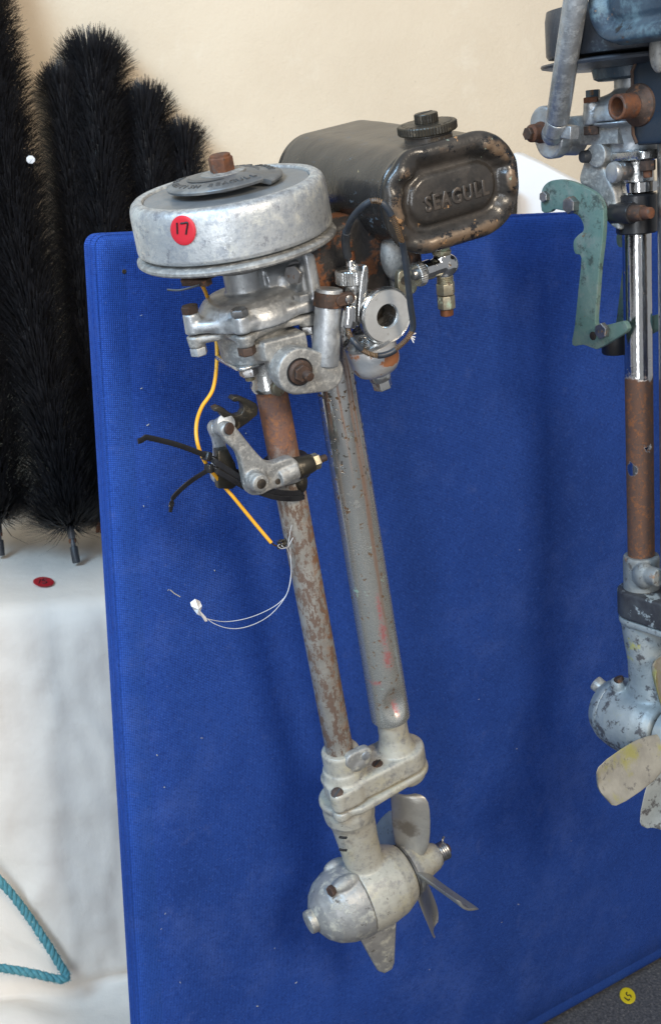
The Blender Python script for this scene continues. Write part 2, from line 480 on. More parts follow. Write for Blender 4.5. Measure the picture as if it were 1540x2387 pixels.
m_paint = mat("chipped_cream_paint", (.39, .375, .32), (.345, .33, .28), 40, .40, 0.05, [
    dict(c=(.40, .37, .27), n=(30, 5, .6), lo=.52, hi=.62, amt=.7),
    dict(c=(.295, .29, .28), c2=(.235, .23, .22), n=(85, 9, .78), lo=.50, hi=.63, r=.55, m=.4, h=-.0001, amt=.85),
    dict(c=(.36, .36, .36), c2=(.26, .26, .26), n=(60, 6, .7), edge=(.515, .56), r=.42, m=.7, amt=.9),
    dict(c=(.19, .17, .14), c2=(.26, .245, .22), n=(120, 9, .82), lo=.50, hi=.64, r=.6, amt=.65),
    dict(c=(.34, .30, .13), n=(36, 5, .65), lo=.66, hi=.74, r=.6, m=0.0, amt=.6),
    dict(c=(.06, .052, .045), n=(95, 6, .7), lo=.645, hi=.69, r=.8, m=.1, amt=.85)], [(220, 5, .0003), (800, 2, .0001)])
m_paint_grey = mat("bare_gearcase_alloy", (.32, .32, .31), (.24, .24, .238), 50, .46, .4, [
    dict(c=(.40, .395, .345), n=(75, 9, .78), lo=.49, hi=.62, r=.4, m=.05, h=.0002),
    dict(c=(.07, .065, .06), n=(85, 6, .7), lo=.60, hi=.66, r=.8, m=.1, amt=.8)], [(220, 5, .0003), (800, 2, .0001)])
m_blade = mat("worn_propeller_alloy", (.33, .325, .30), (.27, .265, .25), 45, .40, .55, [
    dict(c=(.10, .09, .075), n=(60, 6, .72), r=.75, m=.1, amp=2.4, soft=.7, spots=[(tuple(M(950, 1935, 0)), (.015, .04, .013)), (tuple(M(905, 1870, 0)), (.006, .03, .006))]),
    dict(c=(.16, .155, .15), n=(90, 6, .7), lo=.60, hi=.66, r=.6, m=.4)], [(250, 4, .0002)])
m_rubber = mat("dark_rubber", (.020, .022, .026), (.035, .037, .042), 80, .5, 0.0, [], [(400, 3, .0001)])
m_cable = mat("cable_sheath", (.020, .026, .036), (.03, .036, .046), 80, .42, 0.0, [], [(400, 3, .0001)])
m_spiral = mat("bare_cable_spiral", (.20, .12, .055), (.13, .08, .045), 120, .5, .5)
m_yellow = mat("yellow_wire_insulation", (.80, .40, .022), (.70, .34, .02), 40, .42, 0.0, [dict(c=(.34, .19, .03), n=(90, 6, .75), lo=.58, hi=.70, r=.6, amt=.7)])
m_tie = mat("black_nylon", (.008, .008, .010), (.014, .014, .016), 60, .28, 0.0)
m_blackiron = mat("blackened_metal", (.050, .043, .032), (.028, .026, .022), 60, .38, .5, [
    dict(c=(.12, .10, .07), n=(110, 5, .7), lo=.58, hi=.68, r=.5, m=.5)], [(300, 4, .0003)])
m_blacksleeve = mat("black_painted_sleeve", (.014, .015, .018), (.022, .022, .024), 50, .32, .1, [
    dict(c=(.08, .075, .07), n=(90, 6, .75), lo=.64, hi=.70, r=.6)], [(200, 3, .0002)])
m_hole = mat("dark_bore", (.015, .012, .010), (.06, .045, .03), 200, .6, .2)
m_red = mat("red_sticker_paper", (.58, .022, .038), (.52, .020, .035), 20, .42)
m_red2 = mat("dark_red_sticker_paper", (.42, .010, .022), (.38, .010, .02), 20, .42)
m_yel = mat("yellow_sticker_paper", (.62, .50, .010), (.56, .45, .01), 20, .5)
m_ink = mat("marker_ink", (.012, .010, .012), None, 20, .5)
m_white_tag = mat("white_paper", (.80, .80, .80), (.72, .72, .73), 60, .7)
m_mono = mat("nylon_line", (.55, .57, .60), None, 40, .3)
m_green = mat("verdigris_bronze", (.085, .160, .143), (.125, .195, .175), 32, .62, .1, [
    dict(c=(.21, .25, .23), c2=(.12,.15,.14), n=(45, 7, .72), lo=.48, hi=.64, r=.7, amt=.75),
    dict(c=(.030, .045, .040), n=(70, 8, .77), lo=.53, hi=.64, r=.75, amt=.85),
    dict(c=(.13, .075, .035), n=(52, 6, .7), lo=.66, hi=.72, r=.8)], [(220, 5, .0005)])
m_flyblack = mat("black_flywheel_paint", (.035, .042, .055), (.060, .066, .078), 30, .42, .2, [
    dict(c=(.14, .18, .20), n=(60, 6, .75), lo=.58, hi=.68, r=.6, amt=.7)], [(200, 4, .0003)])
m_oldtank = mat("weathered_dark_tank", (.030, .048, .072), (.055, .085, .115), 26, .40, .1, [
    dict(c=(.17, .25, .28), c2=(.08, .14, .18), n=(30, 7, .75), lo=.46, hi=.62, r=.65, amt=.85),
    dict(c=(.26, .15, .075), n=(40, 6, .72), lo=.62, hi=.68, r=.7),
    dict(c=(.022, .020, .020), n=(40, 6, .72), lo=.60, hi=.68, r=.6)], [(120, 5, .0008)])
m_silencer = mat("dark_silencer_paint", (.016, .028, .045), (.024, .036, .052), 30, .42, .1, [
    dict(c=(.12, .045, .025), n=(90, 6, .75), lo=.655, hi=.69, r=.8)], [(150, 4, .0004)])
m_rusttube = mat("rust_and_chrome_tube", (.62, .62, .62), (.55, .55, .55), 40, .10, 1.0, [
    dict(c=(.12, .075, .045), n=(150, 4, .6), lo=.64, hi=.665, r=.8, m=0.0),
    dict(c=(.145, .066, .036), c2=(.070, .048, .042), n=(30, 4, .55), axis=('Z', -.118, -.122, .05), r=.8, m=.05, h=.0004)], [(300, 5, .0002)])
m_oldgear = mat("mottled_blue_grey_casting", (.32, .35, .355), (.25, .28, .285), 40, .45, .2, [
    dict(c=(.115, .115, .12), c2=(.07,.07,.075), n=(70, 8, .76), lo=.52, hi=.60, r=.65, m=.3),
    dict(c=(.36, .34, .08), n=(26, 5, .65), lo=.62, hi=.70, r=.6, m=0.0, amt=.8)], [(220, 5, .0004)])
m_oldclamp = mat("corroded_clamp_casting", (.26, .28, .28), (.19, .20, .20), 50, .6, .3, [
    dict(c=(.085, .08, .075), n=(70, 6, .7), lo=.54, hi=.64, r=.8, m=.1),
    dict(c=(.24, .12, .05), n=(40, 6, .7), lo=.60, hi=.70, r=.85, m=0.0)], [(260, 5, .0006)])
m_oldblade = mat("stained_propeller_blade", (.31, .285, .235), (.235, .215, .18), 40, .45, .2, [
    dict(c=(.27, .25, .06), n=(26, 6, .70), lo=.50, hi=.68, r=.6, amt=.8),
    dict(c=(.12, .11, .10), n=(75, 8, .76), lo=.56, hi=.66, r=.7)], [(250, 4, .0003)])
# ------------------------------------------------------------------ the motor with sticker 17
mo = empty("outboard_motor", M.m)
tag(mo, "old tilted outboard motor with black lettered fuel tank, pale flywheel drum and chrome exhaust tube", "outboard motor", "old outboard motors hung on the blue panel")
def P(name, g, m, **k): return part(name, g, m, mo, **k)
V = Vector
def pxs(y): return 640+(y-950)*142/750 - 17
def pu(y): return M(pxs(y), y, 0).z
PX = -.0057                                   # the power head stands a little forward of the drive tube
def Cp(u): return V((PX, 0, u))

# drive tube and exhaust tube
P("drive_tube", G().cyl((0, 0, -.385), (0, 0, .045), .0134), m_bare_tube)
def exr(u): return .0193 - .0020*max(0, min(1, (u+.36)/.36))
g = G()
rs = []
ec = V((.0600, 0, 0))
us = np.linspace(-.3505, .075, 110)
dent = V((.0600, -.0192, -.327))
for u in us:
    ring = []
    for i in range(72):
        a = 2*math.pi*i/72
        r = exr(u)
        p = V((ec.x + r*math.cos(a), r*math.sin(a), u))
        # a crushed place near the lower end
        da = math.atan2(math.sin(a-R(-97)), math.cos(a-R(-97)))
        k = max(0, 1 - abs(da/.70)**1.6 - abs((u+.326)/.020)**1.6)
        k2 = math.exp(-(da/.45)**2 - ((u+.3425)/.006)**2)
        r -= .0085*k - .0022*k2
        r += .00015*mnoise.noise(V((a*2, u*30, 0)))
        ring.append(V((ec.x + r*math.cos(a), r*math.sin(a), u)))
    rs.append(ring)
g.rings(rs)
P("exhaust_tube", g, m_exhaust, ang=60)

# gearbox: clamp, two flange halves, leg and case
top, seam, low = -.3905, -.4135, -.4225
fl = hull([(0.001, 0, .0235), (.066, 0, .0232)])
fl2 = hull([(-.004, 0, .0262), (.003, -.012, .0180), (.067, 0, .0236)])
g = G()
g.prism(fl, (0, 0, seam+.0006), Xv, Yv, Z*(top-seam), .0035, 4)
g.prism(hull([(-.018, -.018, .0085), (-.002, -.006, .020)]), (0, 0, seam+.0006), Xv, Yv, Z*.021, .003, 4)
g.cyl((.0605, 0, -.41), (.0605, 0, -.3400), .0156, .0146)
g.lathe([(.0215, 0), (.0190, .006), (.0165, .014), (.0150, .022)], (.0605, 0, top-.004), Z)
g.lathe([(.0205, 0), (.0190, .012), (.0188, .046), (.0172, .0485)], (.0005, 0, -.408), Z)
g.lathe([(.0245, 0), (.0215, .004), (.0200, .012)], (0, 0, top-.003), Z)
P("upper_gearbox_housing", g, m_paint, cast=.0011, sm=4)
g = G()
g.prism(fl2, (0, 0, low), Xv, Yv, Z*(seam-low-.0009), .0028, 4)
g.prism(hull([(-.018, -.018, .0085), (0, 0, .020)]), (0, 0, low-.002), Xv, Yv, Z*.010, .0025, 4)
g.lathe([(.0245, 0), (.0255, .010), (.0235, .024)], (-.003, 0, low-.020), Z)
g.ball((.072, .004, low-.006), (.0185, .0175, .015))
legs = []
for u, hx, hy, cx in ((low+.002, .0285, .0225, .000), (-.440, .0262, .0200, -.001), (-.452, .0232, .0175, .000), (-.48, .0212, .0170, .0015), (-.505, .0205, .0168, .0035), (-.518, .0225, .0195, .006), (-.530, .028, .024, .006)):
    legs.append([V((cx+hx*math.cos(a), hy*math.sin(a), u)) for a in [2*math.pi*i/40 for i in range(40)]])
g.rings(legs[::-1])
CU = -.5475
g.lathe([(.0405, -.0115), (.0415, 0), (.0412, .012), (.0385, .030), (.0325, .043), (.0300, .0465), (.0270, .048)], (0, 0, CU), Xv, 48)
P("lower_gearbox_housing", g, m_paint, cast=.0012, sm=4)
g = G()
g.lathe([(.0412, -.0119), (.0410, -.020), (.0385, -.034), (.0330, -.047), (.0250, -.056), (.0165, -.0610), (.0140, -.0625)], (0, 0, CU), Xv, 48)
g.ball((-.026, -.012, CU+.0375), (.016, .008, .0075))
g.ball((-.020, .02, CU+.0335), (.014, .007, .0070))
P("gearcase_nose", g, m_paint_grey, cast=.0012, sm=3)
g = G(); g.cyl((-.058, 0, CU), (-.0700, 0, CU), .0128, .0120, .0012)
pl = P("drain_plug", g, m_paint)
g = G(); g.obox((-.0704, -.0014, CU-.0095), Xv*.0008, Yv*.0028, Z*.019, .0002); part("plug_slot", g, m_paint_grey, pl)
g = G(); g.hexa((-.0405, -.0128, CU+.0378), (-.97, -.2, .15), .0058, .0050)
P("nose_bolt", g, m_rust_dark)
g = G(); g.lathe([(.0295, .0482), (.0286, .0505), (.0280, .0505)], (0, 0, CU), Xv)
P("seal_ring", g, m_alu_dark)
# the skeg under the case
g = G()
sk = [M(836, 2185, 0), M(868, 2243, 0), M(879, 2261, 0), M(893, 2266, 0), M(911, 2256, 0), M(917, 2240, 0), M(921, 2140, 0), M(880, 2120, 0)]
g.prism([(p.x, p.z) for p in sk], (0, -.0032, 0), Xv, Z, Yv*.0064, .0022, 3)
P("skeg", g, m_paint_grey)
# joint grease and casting marks on the leg
for yy in (1951, 1980):
    a = M(790, yy, .0150); b = M(808, yy+2, .0172)
    g = G(); g.strap([a, (a+b)/2+V((0, -.0006, 0)), b], .0025, .0014, Z)
    P("leg_mark", g, m_engrave)
# clamp ear with its pin and the two flange screws
g = G()
e0 = M(851, 1760, .019)
g.prism(hull([(.004, e0.z, .0085), (e0.x, e0.z, .0080)]), (0, -.0200, 0), Xv, Z, Yv*.0090, .0020)
g.ball((.010, -.010, -.3725), (.0175, .011, .012))
P("clamp_ear", g, m_paint_grey, cast=.001, sm=4)
g = G(); g.cyl((e0.x, -.018, e0.z), (e0.x, -.0212, e0.z), .0045)
P("clamp_pin", g, m_alu)
def screw(p, ax, r, h, m, parent_part=None):
    g = G(); g.lathe([(r*.95, 0), (r, h*.2), (r*.9, h*.7), (r*.6, h)], p, ax, 24)
    s = P("screw", g, m)
    x, y, z = basis(ax)
    p = V(p)
    d = (x+y*.5).normalized(); e = z.cross(d)
    g = G(); g.obox(p+z*(h-.0004)-d*r*.85-e*r*.16, d*r*1.7, e*r*.32, z*.0007, .0001); part("slot", g, m_engrave, s)
screw((-.0190, -.0195, -.3925), (-.25, -.55, .8), .0062, .0030, m_rust_dark)
screw((.0330, -.0095, top-.001), Z, .0060, .0030, m_rust_dark)

# propeller on the aft end: four pitched blades
hx = .0735
g = G(); g.lathe([(.0280, -.0225), (.0275, -.018), (.0215, -.010), (.0175, 0), (.0150, .010), (.0125, .0150), (.0090, .0160)], (hx, 0, CU), Xv)
def blade(ang):
    a = R(ang)
    rad = V((0, -math.cos(a), math.sin(a)))         # angle from the viewer's side towards up
    tan = V((0, math.sin(a), math.cos(a)))          # (towards the viewer's side for the upright blade it points away)
    rs = []
    N = 30
    for r, ch, off, th in ((.016, .026, .0, .0055), (.022, .033, .0, .0046), (.030, .0385, .0, .0036), (.044, .0415, .0, .0027), (.058, .0425, .0, .0022), (.070, .0420, 0, .0020), (.079, .0410, -.0004, .0018), (.0848, .0375, -.0012, .0016), (.0876, .0315, -.0020, .0014), (.0886, .022, -.0026, .0011)):
        pit = R(49)
        dirc = Xv*math.cos(pit) - tan*math.sin(pit)
        nrm = Xv*math.sin(pit) + tan*math.cos(pit)
        ring = []
        for i in range(N):
            q = 2*math.pi*i/N
            c = math.cos(q); s_ = math.sin(q)
            c = math.copysign(abs(c)**.7, c)
            ring.append(V((hx-.0135+.010*(r-.02)/.07, 0, CU)) + rad*r + dirc*(off*2+ch*.5*c) + nrm*(th*s_*(1-.3*c*c) + .0030*(c*c-.5)*(r/.06)))
        rs.append(ring)
    return rs
pr = P("propeller", g, m_paint)
for k, an in enumerate((94, 3, -86, -176)):
    g = G(); g.rings(blade(an))
    part("propeller_blade", g, m_blade, pr, ang=70)
g = G()
g.tube([V((hx+.0165+.010*i/60, .0088*math.cos(i*.42), CU+.0088*math.sin(i*.42))) for i in range(61)], .0017, 8)
part("drive_spring", g, m_steel, pr)
g = G(); g.cyl((hx+.010, 0, CU), (hx+.030, 0, CU), .0050)
part("shaft_end", g, m_rust_dark, pr)
g = G(); g.tube(smooth([(hx+.024, -.001, CU-.011), (hx+.0245, 0, CU), (hx+.024, .001, CU+.012), (hx+.028, .004, CU+.0135)], 5), .0013, 8)
part("cotter_pin", g, m_steel, pr)

# crankcase
def pr_(y, r): return M(pxs(y), y, r).z
us_ = pr_(777, .0430)
g = G()
g.lathe([(.0157, pu(612)), (.0158, pr_(688, .0158)), (.0178, pr_(692, .018)), (.0260, pr_(700, .025)), (.0320, pr_(710, .031)), (.0368, pr_(724, .036)), (.0405, pr_(741, .040)), (.0428, pr_(758, .0425)), (.0434, us_)][::-1], (PX, 0, 0), Z, 48)
LUG = [(-.0500, -.002), (-.0235, -.0365), (.0330, -.0330), (.026, .034), (-.028, .034)]
LT = [M(460, 722, 0).z, M(520, 748, .036).z, M(676, 710, .033).z]
for (lx, ly), lt in zip(LUG[:3], LT):
    g.cyl((PX+lx, ly, us_+.001), (PX+lx, ly, lt), .0074, .0066)
    g.prism(hull([(PX+lx, ly, .0072), (PX, 0, .0400)]), (0, 0, us_+.0006), Xv, Yv, Z*.0105, .005)
# inlet passage towards the cylinder
g.ball((.026, -.006, pu(672)), (.014, .013, .012))
g.cyl((.008, -.002, pu(664)), (.040, -.002, pu(664)), .0135)
g.prism(hull([(-.030, pu(725), .008), (.026, pu(728), .008), (-.026, pu(622), .011), (.023, pu(629), .012)]), (.0330, 0, 0), Yv, Z, Xv*.010, .0030)
g.prism([(-.030, pu(724)), (-.024, pu(724)), (-.024, pu(634)), (-.030, pu(634))], (.0305, 0, 0), Yv, Z, Xv*.004, .0012)
P("crankcase", g, m_alu, cast=.0011, sm=5)
bz = M(560, 862, .024).z
g = G()
g.lathe([(.0395, us_-.0008), (.0370, us_-.0050), (.0310, us_-.0085), (.0298, bz+.002), (.0285, bz)][::-1], (PX, 0, 0), Z, 48)
for lx, ly in LUG[:3]:
    g.cyl((PX+lx, ly, us_-.0105), (PX+lx, ly, us_-.0008), .0068, .0074)
    g.prism(hull([(PX+lx, ly, .0070), (PX, 0, .030)]), (0, 0, us_-.0075), Xv, Yv, Z*.0068, .003)
P("lower_crankcase", g, m_alu_dull, cast=.0011, sm=4)
bl = M(560, 873, .028).z
g = G()
g.prism(hull([(-.020, -.017, .009), (.020, -.017, .009), (.02, .02, .009), (-.020, .02, .009)]), (PX, 0, bl), Xv, Yv, Z*(bz-bl+.001), .0012)
P("base_plate", g, m_chrome_worn)
for k, (lx, ly) in enumerate(LUG[:3]):
    b = V((PX+lx, ly, LT[k]))
    g = G(); g.hexa(b, Z, .0070, .0058, rot=.4*k); P("case_bolt", g, (m_rust_dark, m_steel, m_alu)[k])
    b = V((PX+lx, ly, us_-.0105))
    g = G(); g.hexa(b, -Z, .0070, .0068, rot=.3*k); P("case_nut", g, (m_alu, m_rust_dark, m_steel)[k])
b = V((PX-.018, -.018, bl))
g = G(); g.hexa(b, -Z, .0078, .0068, rot=.5); nt_ = P("base_nut", g, m_steel)
g = G(); g.cyl(b, b-Z*.0110, .0040); part("base_stud", g, m_brass, nt_)
fbx = M(688, 637, .022)
fd = V((-.80, -.58, .10)).normalized()
g = G(); g.lathe([(.0092, -.006), (.0092, .0018), (.008, .002)], V((.0315, fbx.y, fbx.z)), fd, 24); g.hexa(V((.0315, fbx.y, fbx.z))+fd*.0018, fd, .0082, .0075); P("flange_bolt", g, m_steel)
# chrome collar below the base
cz_ = M(622, 922, .015).z; g = G(); g.lathe([(.0140, cz_-.0006), (.0156, cz_), (.0162, cz_+.0025), (.0158, cz_+.0045), (.0145, cz_+.007), (.0142, bl-.001), (.0146, bl)], (-.001, 0, 0), Z, 40)
P("lower_collar", g, m_chrome_worn)
q = M(652, 905, .0165); g = G(); g.cyl((q.x-.002, q.y+.006, q.z), (q.x, q.y, q.z), .0068); P("collar_screw", g, m_brass)

# flywheel
fz = .0
g = G(); g.lathe([(.070, .1456), (.0745, .1462), (.0765, .1478), (.0768, .150), (.0762, .176), (.0756, .1805), (.0742, .1838), (.0718, .1858), (.0690, .1862), (.0655, .1859), (.0648, .1848), (.0645, .1830), (.0200, .1830)], (PX, 0, 0), Z, 96)
fw = P("flywheel", g, m_fly, ang=50)
g = G(); g.lathe([(.0640, .1375), (.0770, .1380), (.0788, .1396), (.0788, .1416), (.0770, .1432), (.0735, .1438), (.0700, .1450), (.066, .145)], (PX, 0, 0), Z, 96)
part("flywheel_rim", g, m_alu_dull, fw)
g = G(); g.lathe([(.0636, .1825), (.0640, .1842), (.0600, .1846), (.0250, .1852), (.0220, .1852)], (PX, 0, 0), Z, 96)
part("top_disc", g, m_disc, fw)
g = G(); g.lathe([(.0200, .1840), (.0200, .1950), (.0150, .1955)], (PX, 0, 0), Z, 40); part("pulley_hub", g, m_disc, fw)
# starter rope plate: one turn of a shallow screw, split at the front
def plate_h(a, r):
    k = (a % (2*math.pi))/(2*math.pi)
    return .1925 + .0060*(1-(r/.0447)**2)*.8 + (.0036*(k-.5))*min(1, max(0, (r-.015)/.012))
NA = 110
a0 = R(-68)
rads = [.0125, .016, .022, .030, .037, .0425, .0443, .0449]
ring_rows = []
g = G(); bm = g.bm
vt = []; vb = []
for i in range(NA+1):
    f_ = i/NA
    rowt = []; rowb = []
    for j, r in enumerate(rads):
        gap = R(1.0) + R(9)*max(0, (r-.014)/.031)
        aa = a0 + gap*.5 + (2*math.pi-gap)*f_
        h = .1920 + .0050*(1-(r/.0447)**2) + .0042*(f_-.5)*min(1, max(0, (r-.013)/.014))
        dr = .0012 if j == len(rads)-1 else (.0004 if j == len(rads)-2 else 0)
        rowt.append(bm.verts.new((PX+r*math.cos(aa), r*math.sin(aa), h-dr)))
        rowb.append(bm.verts.new((PX+r*.985*math.cos(aa), r*.985*math.sin(aa), h-.0036+dr*.5)))
    vt.append(rowt); vb.append(rowb)
for i in range(NA):
    for j in range(len(rads)-1):
        bm.faces.new((vt[i][j], vt[i][j+1], vt[i+1][j+1], vt[i+1][j]))
        bm.faces.new((vb[i][j], vb[i+1][j], vb[i+1][j+1], vb[i][j+1]))
    bm.faces.new((vt[i][-1], vb[i][-1], vb[i+1][-1], vt[i+1][-1]))
    bm.faces.new((vt[i][0], vt[i+1][0], vb[i+1][0], vb[i][0]))
for i in (0, NA):
    for j in range(len(rads)-1):
        q = (vt[i][j], vb[i][j], vb[i][j+1], vt[i][j+1])
        bm.faces.new(q if i == 0 else q[::-1])
sp = part("starter_plate", g, m_plate, fw)
g = G(); g.lathe([(.0175, .1955), (.0172, .1970), (.0120, .1977)], (PX, 0, 0), Z, 40); part("plate_washer", g, m_alu_dull, fw)
g = G(); g.hexa((PX, 0, .1975), Z, .0098, .0112, .0012, rot=.35); g.lathe([(.0080, .0108), (.0080, .0122), (.0070, .0128)], (PX, 0, .1975), Z, 28)
part("flywheel_nut", g, m_rust, fw)
# raised lettering round the plate
def arc_text(g, body, mid, r, size, step):
    n = len(body)
    for i, ch in enumerate(body):
        if ch == ' ': continue
        a = mid + step*(i-(n-1)/2)
        f_ = ((a-a0) % (2*math.pi))/(2*math.pi)
        h = .1920 + .0050*(1-(r/.0447)**2) + .0042*(f_-.5)*min(1, max(0, (r-.013)/.014))
        g.text(ch, size, (PX+r*math.cos(a), r*math.sin(a), h+.0003), (-math.sin(a), math.cos(a), 0), (-math.cos(a), -math.sin(a), .12), .0005)
g = G()
arc_text(g, "THE BRITISH SEAGULL", R(-155), .0375, .0078, R(8.6))
part("plate_lettering", g, m_letters, fw)
g = G()
arc_text(g, "POOLE DORSET", R(30), .0375, .0078, R(8.6))
part("plate_lettering", g, m_letters, fw)
for mid in (R(-160), R(25)):
    g = G()
    pts = []
    for i in range(25):
        a = mid + R(-48+4*i)
        f_ = ((a-a0) % (2*math.pi))/(2*math.pi)
        r = .0265
        h = .1920 + .0050*(1-(r/.0447)**2) + .0042*(f_-.5)*min(1, max(0, (r-.013)/.014))
        pts.append(V((PX+r*math.cos(a), r*math.sin(a), h)))
    g.tube(pts, [.0006+.0030*math.sin(math.pi*i/24) for i in range(25)], 8, up=Z, flat=1)
    for v in g.bm.verts: v.co.z = (v.co.z - 0) if False else v.co.z
    for v in g.bm.verts:
        c = min(pts, key=lambda q: (q.x-v.co.x)**2+(q.y-v.co.y)**2)
        v.co.z = c.z + (v.co.z-c.z)*.12 + .0002
    part("plate_recess", g, m_letters, fw)
# magneto plate and its bracket under the drum
g = G(); g.lathe([(.055, .1340), (.0600, .1350), (.060, .1385), (.05, .139)], (PX, 0, 0), Z, 48)
P("magneto_plate", g, m_alu_dark)
g = G(); g.cyl((PX, 0, pu(625)), (PX, 0, .139), .0215, .0235); P("magneto_boss", g, m_alu_dark)
g = G()
q0 = M(452, 628, .055)
g.obox((PX-.050, -.040, .1285), (.046, .030, 0), (-.005, .008, 0), Z*.0085, .0015)
P("magneto_bracket", g, m_alu_dark)
g = G()
g.ball((PX-.050, -.030, .1325), (.012, .010, .0045))
g.obox((PX-.062, -.030, .1290), (.012, -.020, 0), (.006, .004, 0), Z*.005, .001)
P("condenser", g, m_rust_dark)
g = G(); g.tube(smooth([(PX-.054, -.046, .1310), (PX-.066, -.036, .1285), (PX-.074, -.030, .1300)], 4), .0009, 6); P("magneto_lead", g, m_rubber)

# cylinder and head
g = G(); g.prism(hull([(.046, pu(600), .010), (.097, pu(585), .010), (.046, pu(735), .008), (.097, pu(735), .008)]), (0, -.036, 0), Xv, Z, Yv*.072, .004)
P("cylinder_block", g, m_block, dent=.0006)
g = G(); g.prism(hull([(-.028, pu(742), .006), (.028, pu(742), .006), (-.028, pu(596), .012), (.028, pu(596), .012)]), (.107, 0, 0), Yv, Z, Xv*.020, .003)
g.ball((.118, -.028, pu(640)), (.012, .014, .030))
P("cylinder_head", g, m_alu_dull, cast=.0014, sm=5)
g = G()
g.prism([(.104, pu(640)), (.134, pu(610)), (.138, pu(570)), (.100, pu(565))], (0, -.046, 0), Xv, Z, Yv*.020, .004)
g.ball((.112, -.040, pu(668)), (.014, .010, .022))
P("tank_bracket", g, m_alu_dull, cast=.0013, sm=6)
for dy in (-.055,):
    p = M(967, 600, .055)
    g = G(); g.cyl(p-Z*.006, p+Z*.014, .0048); g.hexa(p+Z*.004, Z, .008, .006); P("bracket_stud", g, m_rust_dark)

# tiller bracket, yoke and the tiller stub
yc = M(687, 861, .052)
g = G()
g.prism(hull([(yc.x, yc.z, .0188), (M(752, 866, .052).x, M(752, 866, .052).z, .0150)]), (0, -.060, 0), Xv, Z, Yv*.016, .0022, 4)
P("tiller_yoke", g, m_alu_dull, ang=50)
g = G()
q = [M(614, 800, .045), M(713, 775, .045), M(716, 850, .045), M(640, 890, .045)]
g.prism([(p.x, p.z) for p in q], (0, -.045, 0), Xv, Z, Yv*.012, .002)
tp = [M(570, 775, .035), M(614, 803, .045), M(712, 776, .045), M(660, 765, .020)]
g.prism([(-.024, -.034), (q[0].x, -.045), (q[1].x, -.045), (.020, -.020)], (0, 0, pu(806)), Xv, Yv, Z*.014, .002)
P("tiller_bracket", g, m_alu_dull, cast=.0009, sm=1)
g = G(); g.lathe([(.0112, -.0003), (.0112, .0010), (.0100, .0006), (.0094, -.0002)], (yc.x, -.0600, yc.z), -Yv, 36)
P("yoke_recess", g, m_engrave)
g = G(); g.lathe([(.0098, 0), (.0098, .003), (.0080, .0045)], (yc.x, -.0595, yc.z), -Yv, 32); tb = P("yoke_washer", g, m_rust_dark)
g = G(); g.hexa((yc.x-.0005, -.0635, yc.z), -Yv, .0070, .0040, .0006, .3); part("yoke_nut", g, m_rust_dark, tb)
g = G(); g.cyl((yc.x+.0020, -.066, yc.z-.001), (yc.x+.0028, -.0725, yc.z-.0025), .0040, .0038, .0008); part("yoke_stud", g, m_rust_dark, tb)
s0 = M(757, 850, .052); s1 = M(768, 672, .052)
g = G(); g.cyl(s0, s1, .0114, .0104, .0010)
P("tiller_stub", g, m_alu, ang=50)
d = (s1-s0).normalized()
g = G(); g.cyl(s0+d*.0465, s0+d*.0575, .0122, .0119, .0008); cb = P("clamp_band", g, m_rust_dark)
g = G(); g.prism(hull([(0, 0, .0045), (.008, 0, .0045)]), s0+d*.052+V((.004, -.0135, 0)), Xv, Z, Yv*.006, .001); part("band_lug", g, m_rust_dark, cb)
p = s0+d*.052+V((.010, -.0135, 0)); g = G(); g.lathe([(.0033, 0), (.0033, .0016), (.0022, .0022)], p, -Yv, 16); part("band_screw", g, m_steel, cb)

# carburettor
ca = (V((.15, 0, 1))).normalized()
tc_ = .050
c0 = M(822, 735, tc_)
g = G()
b0 = M(822, 755, tc_); b1 = M(826, 655, tc_)
g.cyl(b0, b1, .0098, .0105, .001)
g.ball(M(826, 700, tc_), (.013, .012, .013))
P("carburettor_body", g, m_chrome_worn, cast=.0009, sm=4)
cb0 = M(820, 660, tc_); cb1 = M(818, 628, tc_)
ax = (cb1-cb0).normalized()
g = G()
nk = 64
x, y, z = basis(ax)
def knurl(p0, ax, r, h, n=48, dep=.0004, b=.0008, dome=0.0):
    x, y, z = basis(ax); p0 = V(p0)
    def ring(rr, hh, kn): return [p0+z*hh+(x*math.cos(2*math.pi*i/(2*n))+y*math.sin(2*math.pi*i/(2*n)))*(rr-(dep if (i % 2 and kn) else 0)) for i in range(2*n)]
    return [ring(r-b, 0, 0), ring(r, b, 1), ring(r, h-b, 1), ring(r-b, h, 0), ring(r*.75, h+dome, 0)]
g.rings(knurl(cb0, ax, .0130, .0115, 40))
kc = P("carburettor_cap", g, m_chrome_worn, ang=20)
g = G(); g.cyl(cb0+ax*.011, cb0+ax*.0185, .0042, .0038); g2 = part("cable_nipple", g, m_chrome, kc)
g = G(); g.cyl(cb0+ax*.0185, cb0+ax*.025, .0040, .0034); part("cable_ferrule", g, m_copper, kc)
# side flange and spigot
pf = [M(845, 622, tc_+.012), M(857, 625, tc_+.012), M(853, 690, tc_+.012), M(842, 745, tc_+.012), M(832, 742, tc_+.012), M(836, 680, tc_+.012)]
g = G()
fo = [(p.x, p.z) for p in pf]
g.prism([(v.x, v.y) for v in smooth([(a, b, 0) for a, b in fo], 5, True)], (0, -tc_-.014, 0), Xv, Z, V((-.25, 1, 0)).normalized()*.018, .0018)
P("carburettor_flange", g, m_chrome_worn, ang=60)
g = G(); g.cyl(M(815, 713, .066), M(811, 763, .066), .0048, .0062, .0008); P("cable_spigot", g, m_chrome)
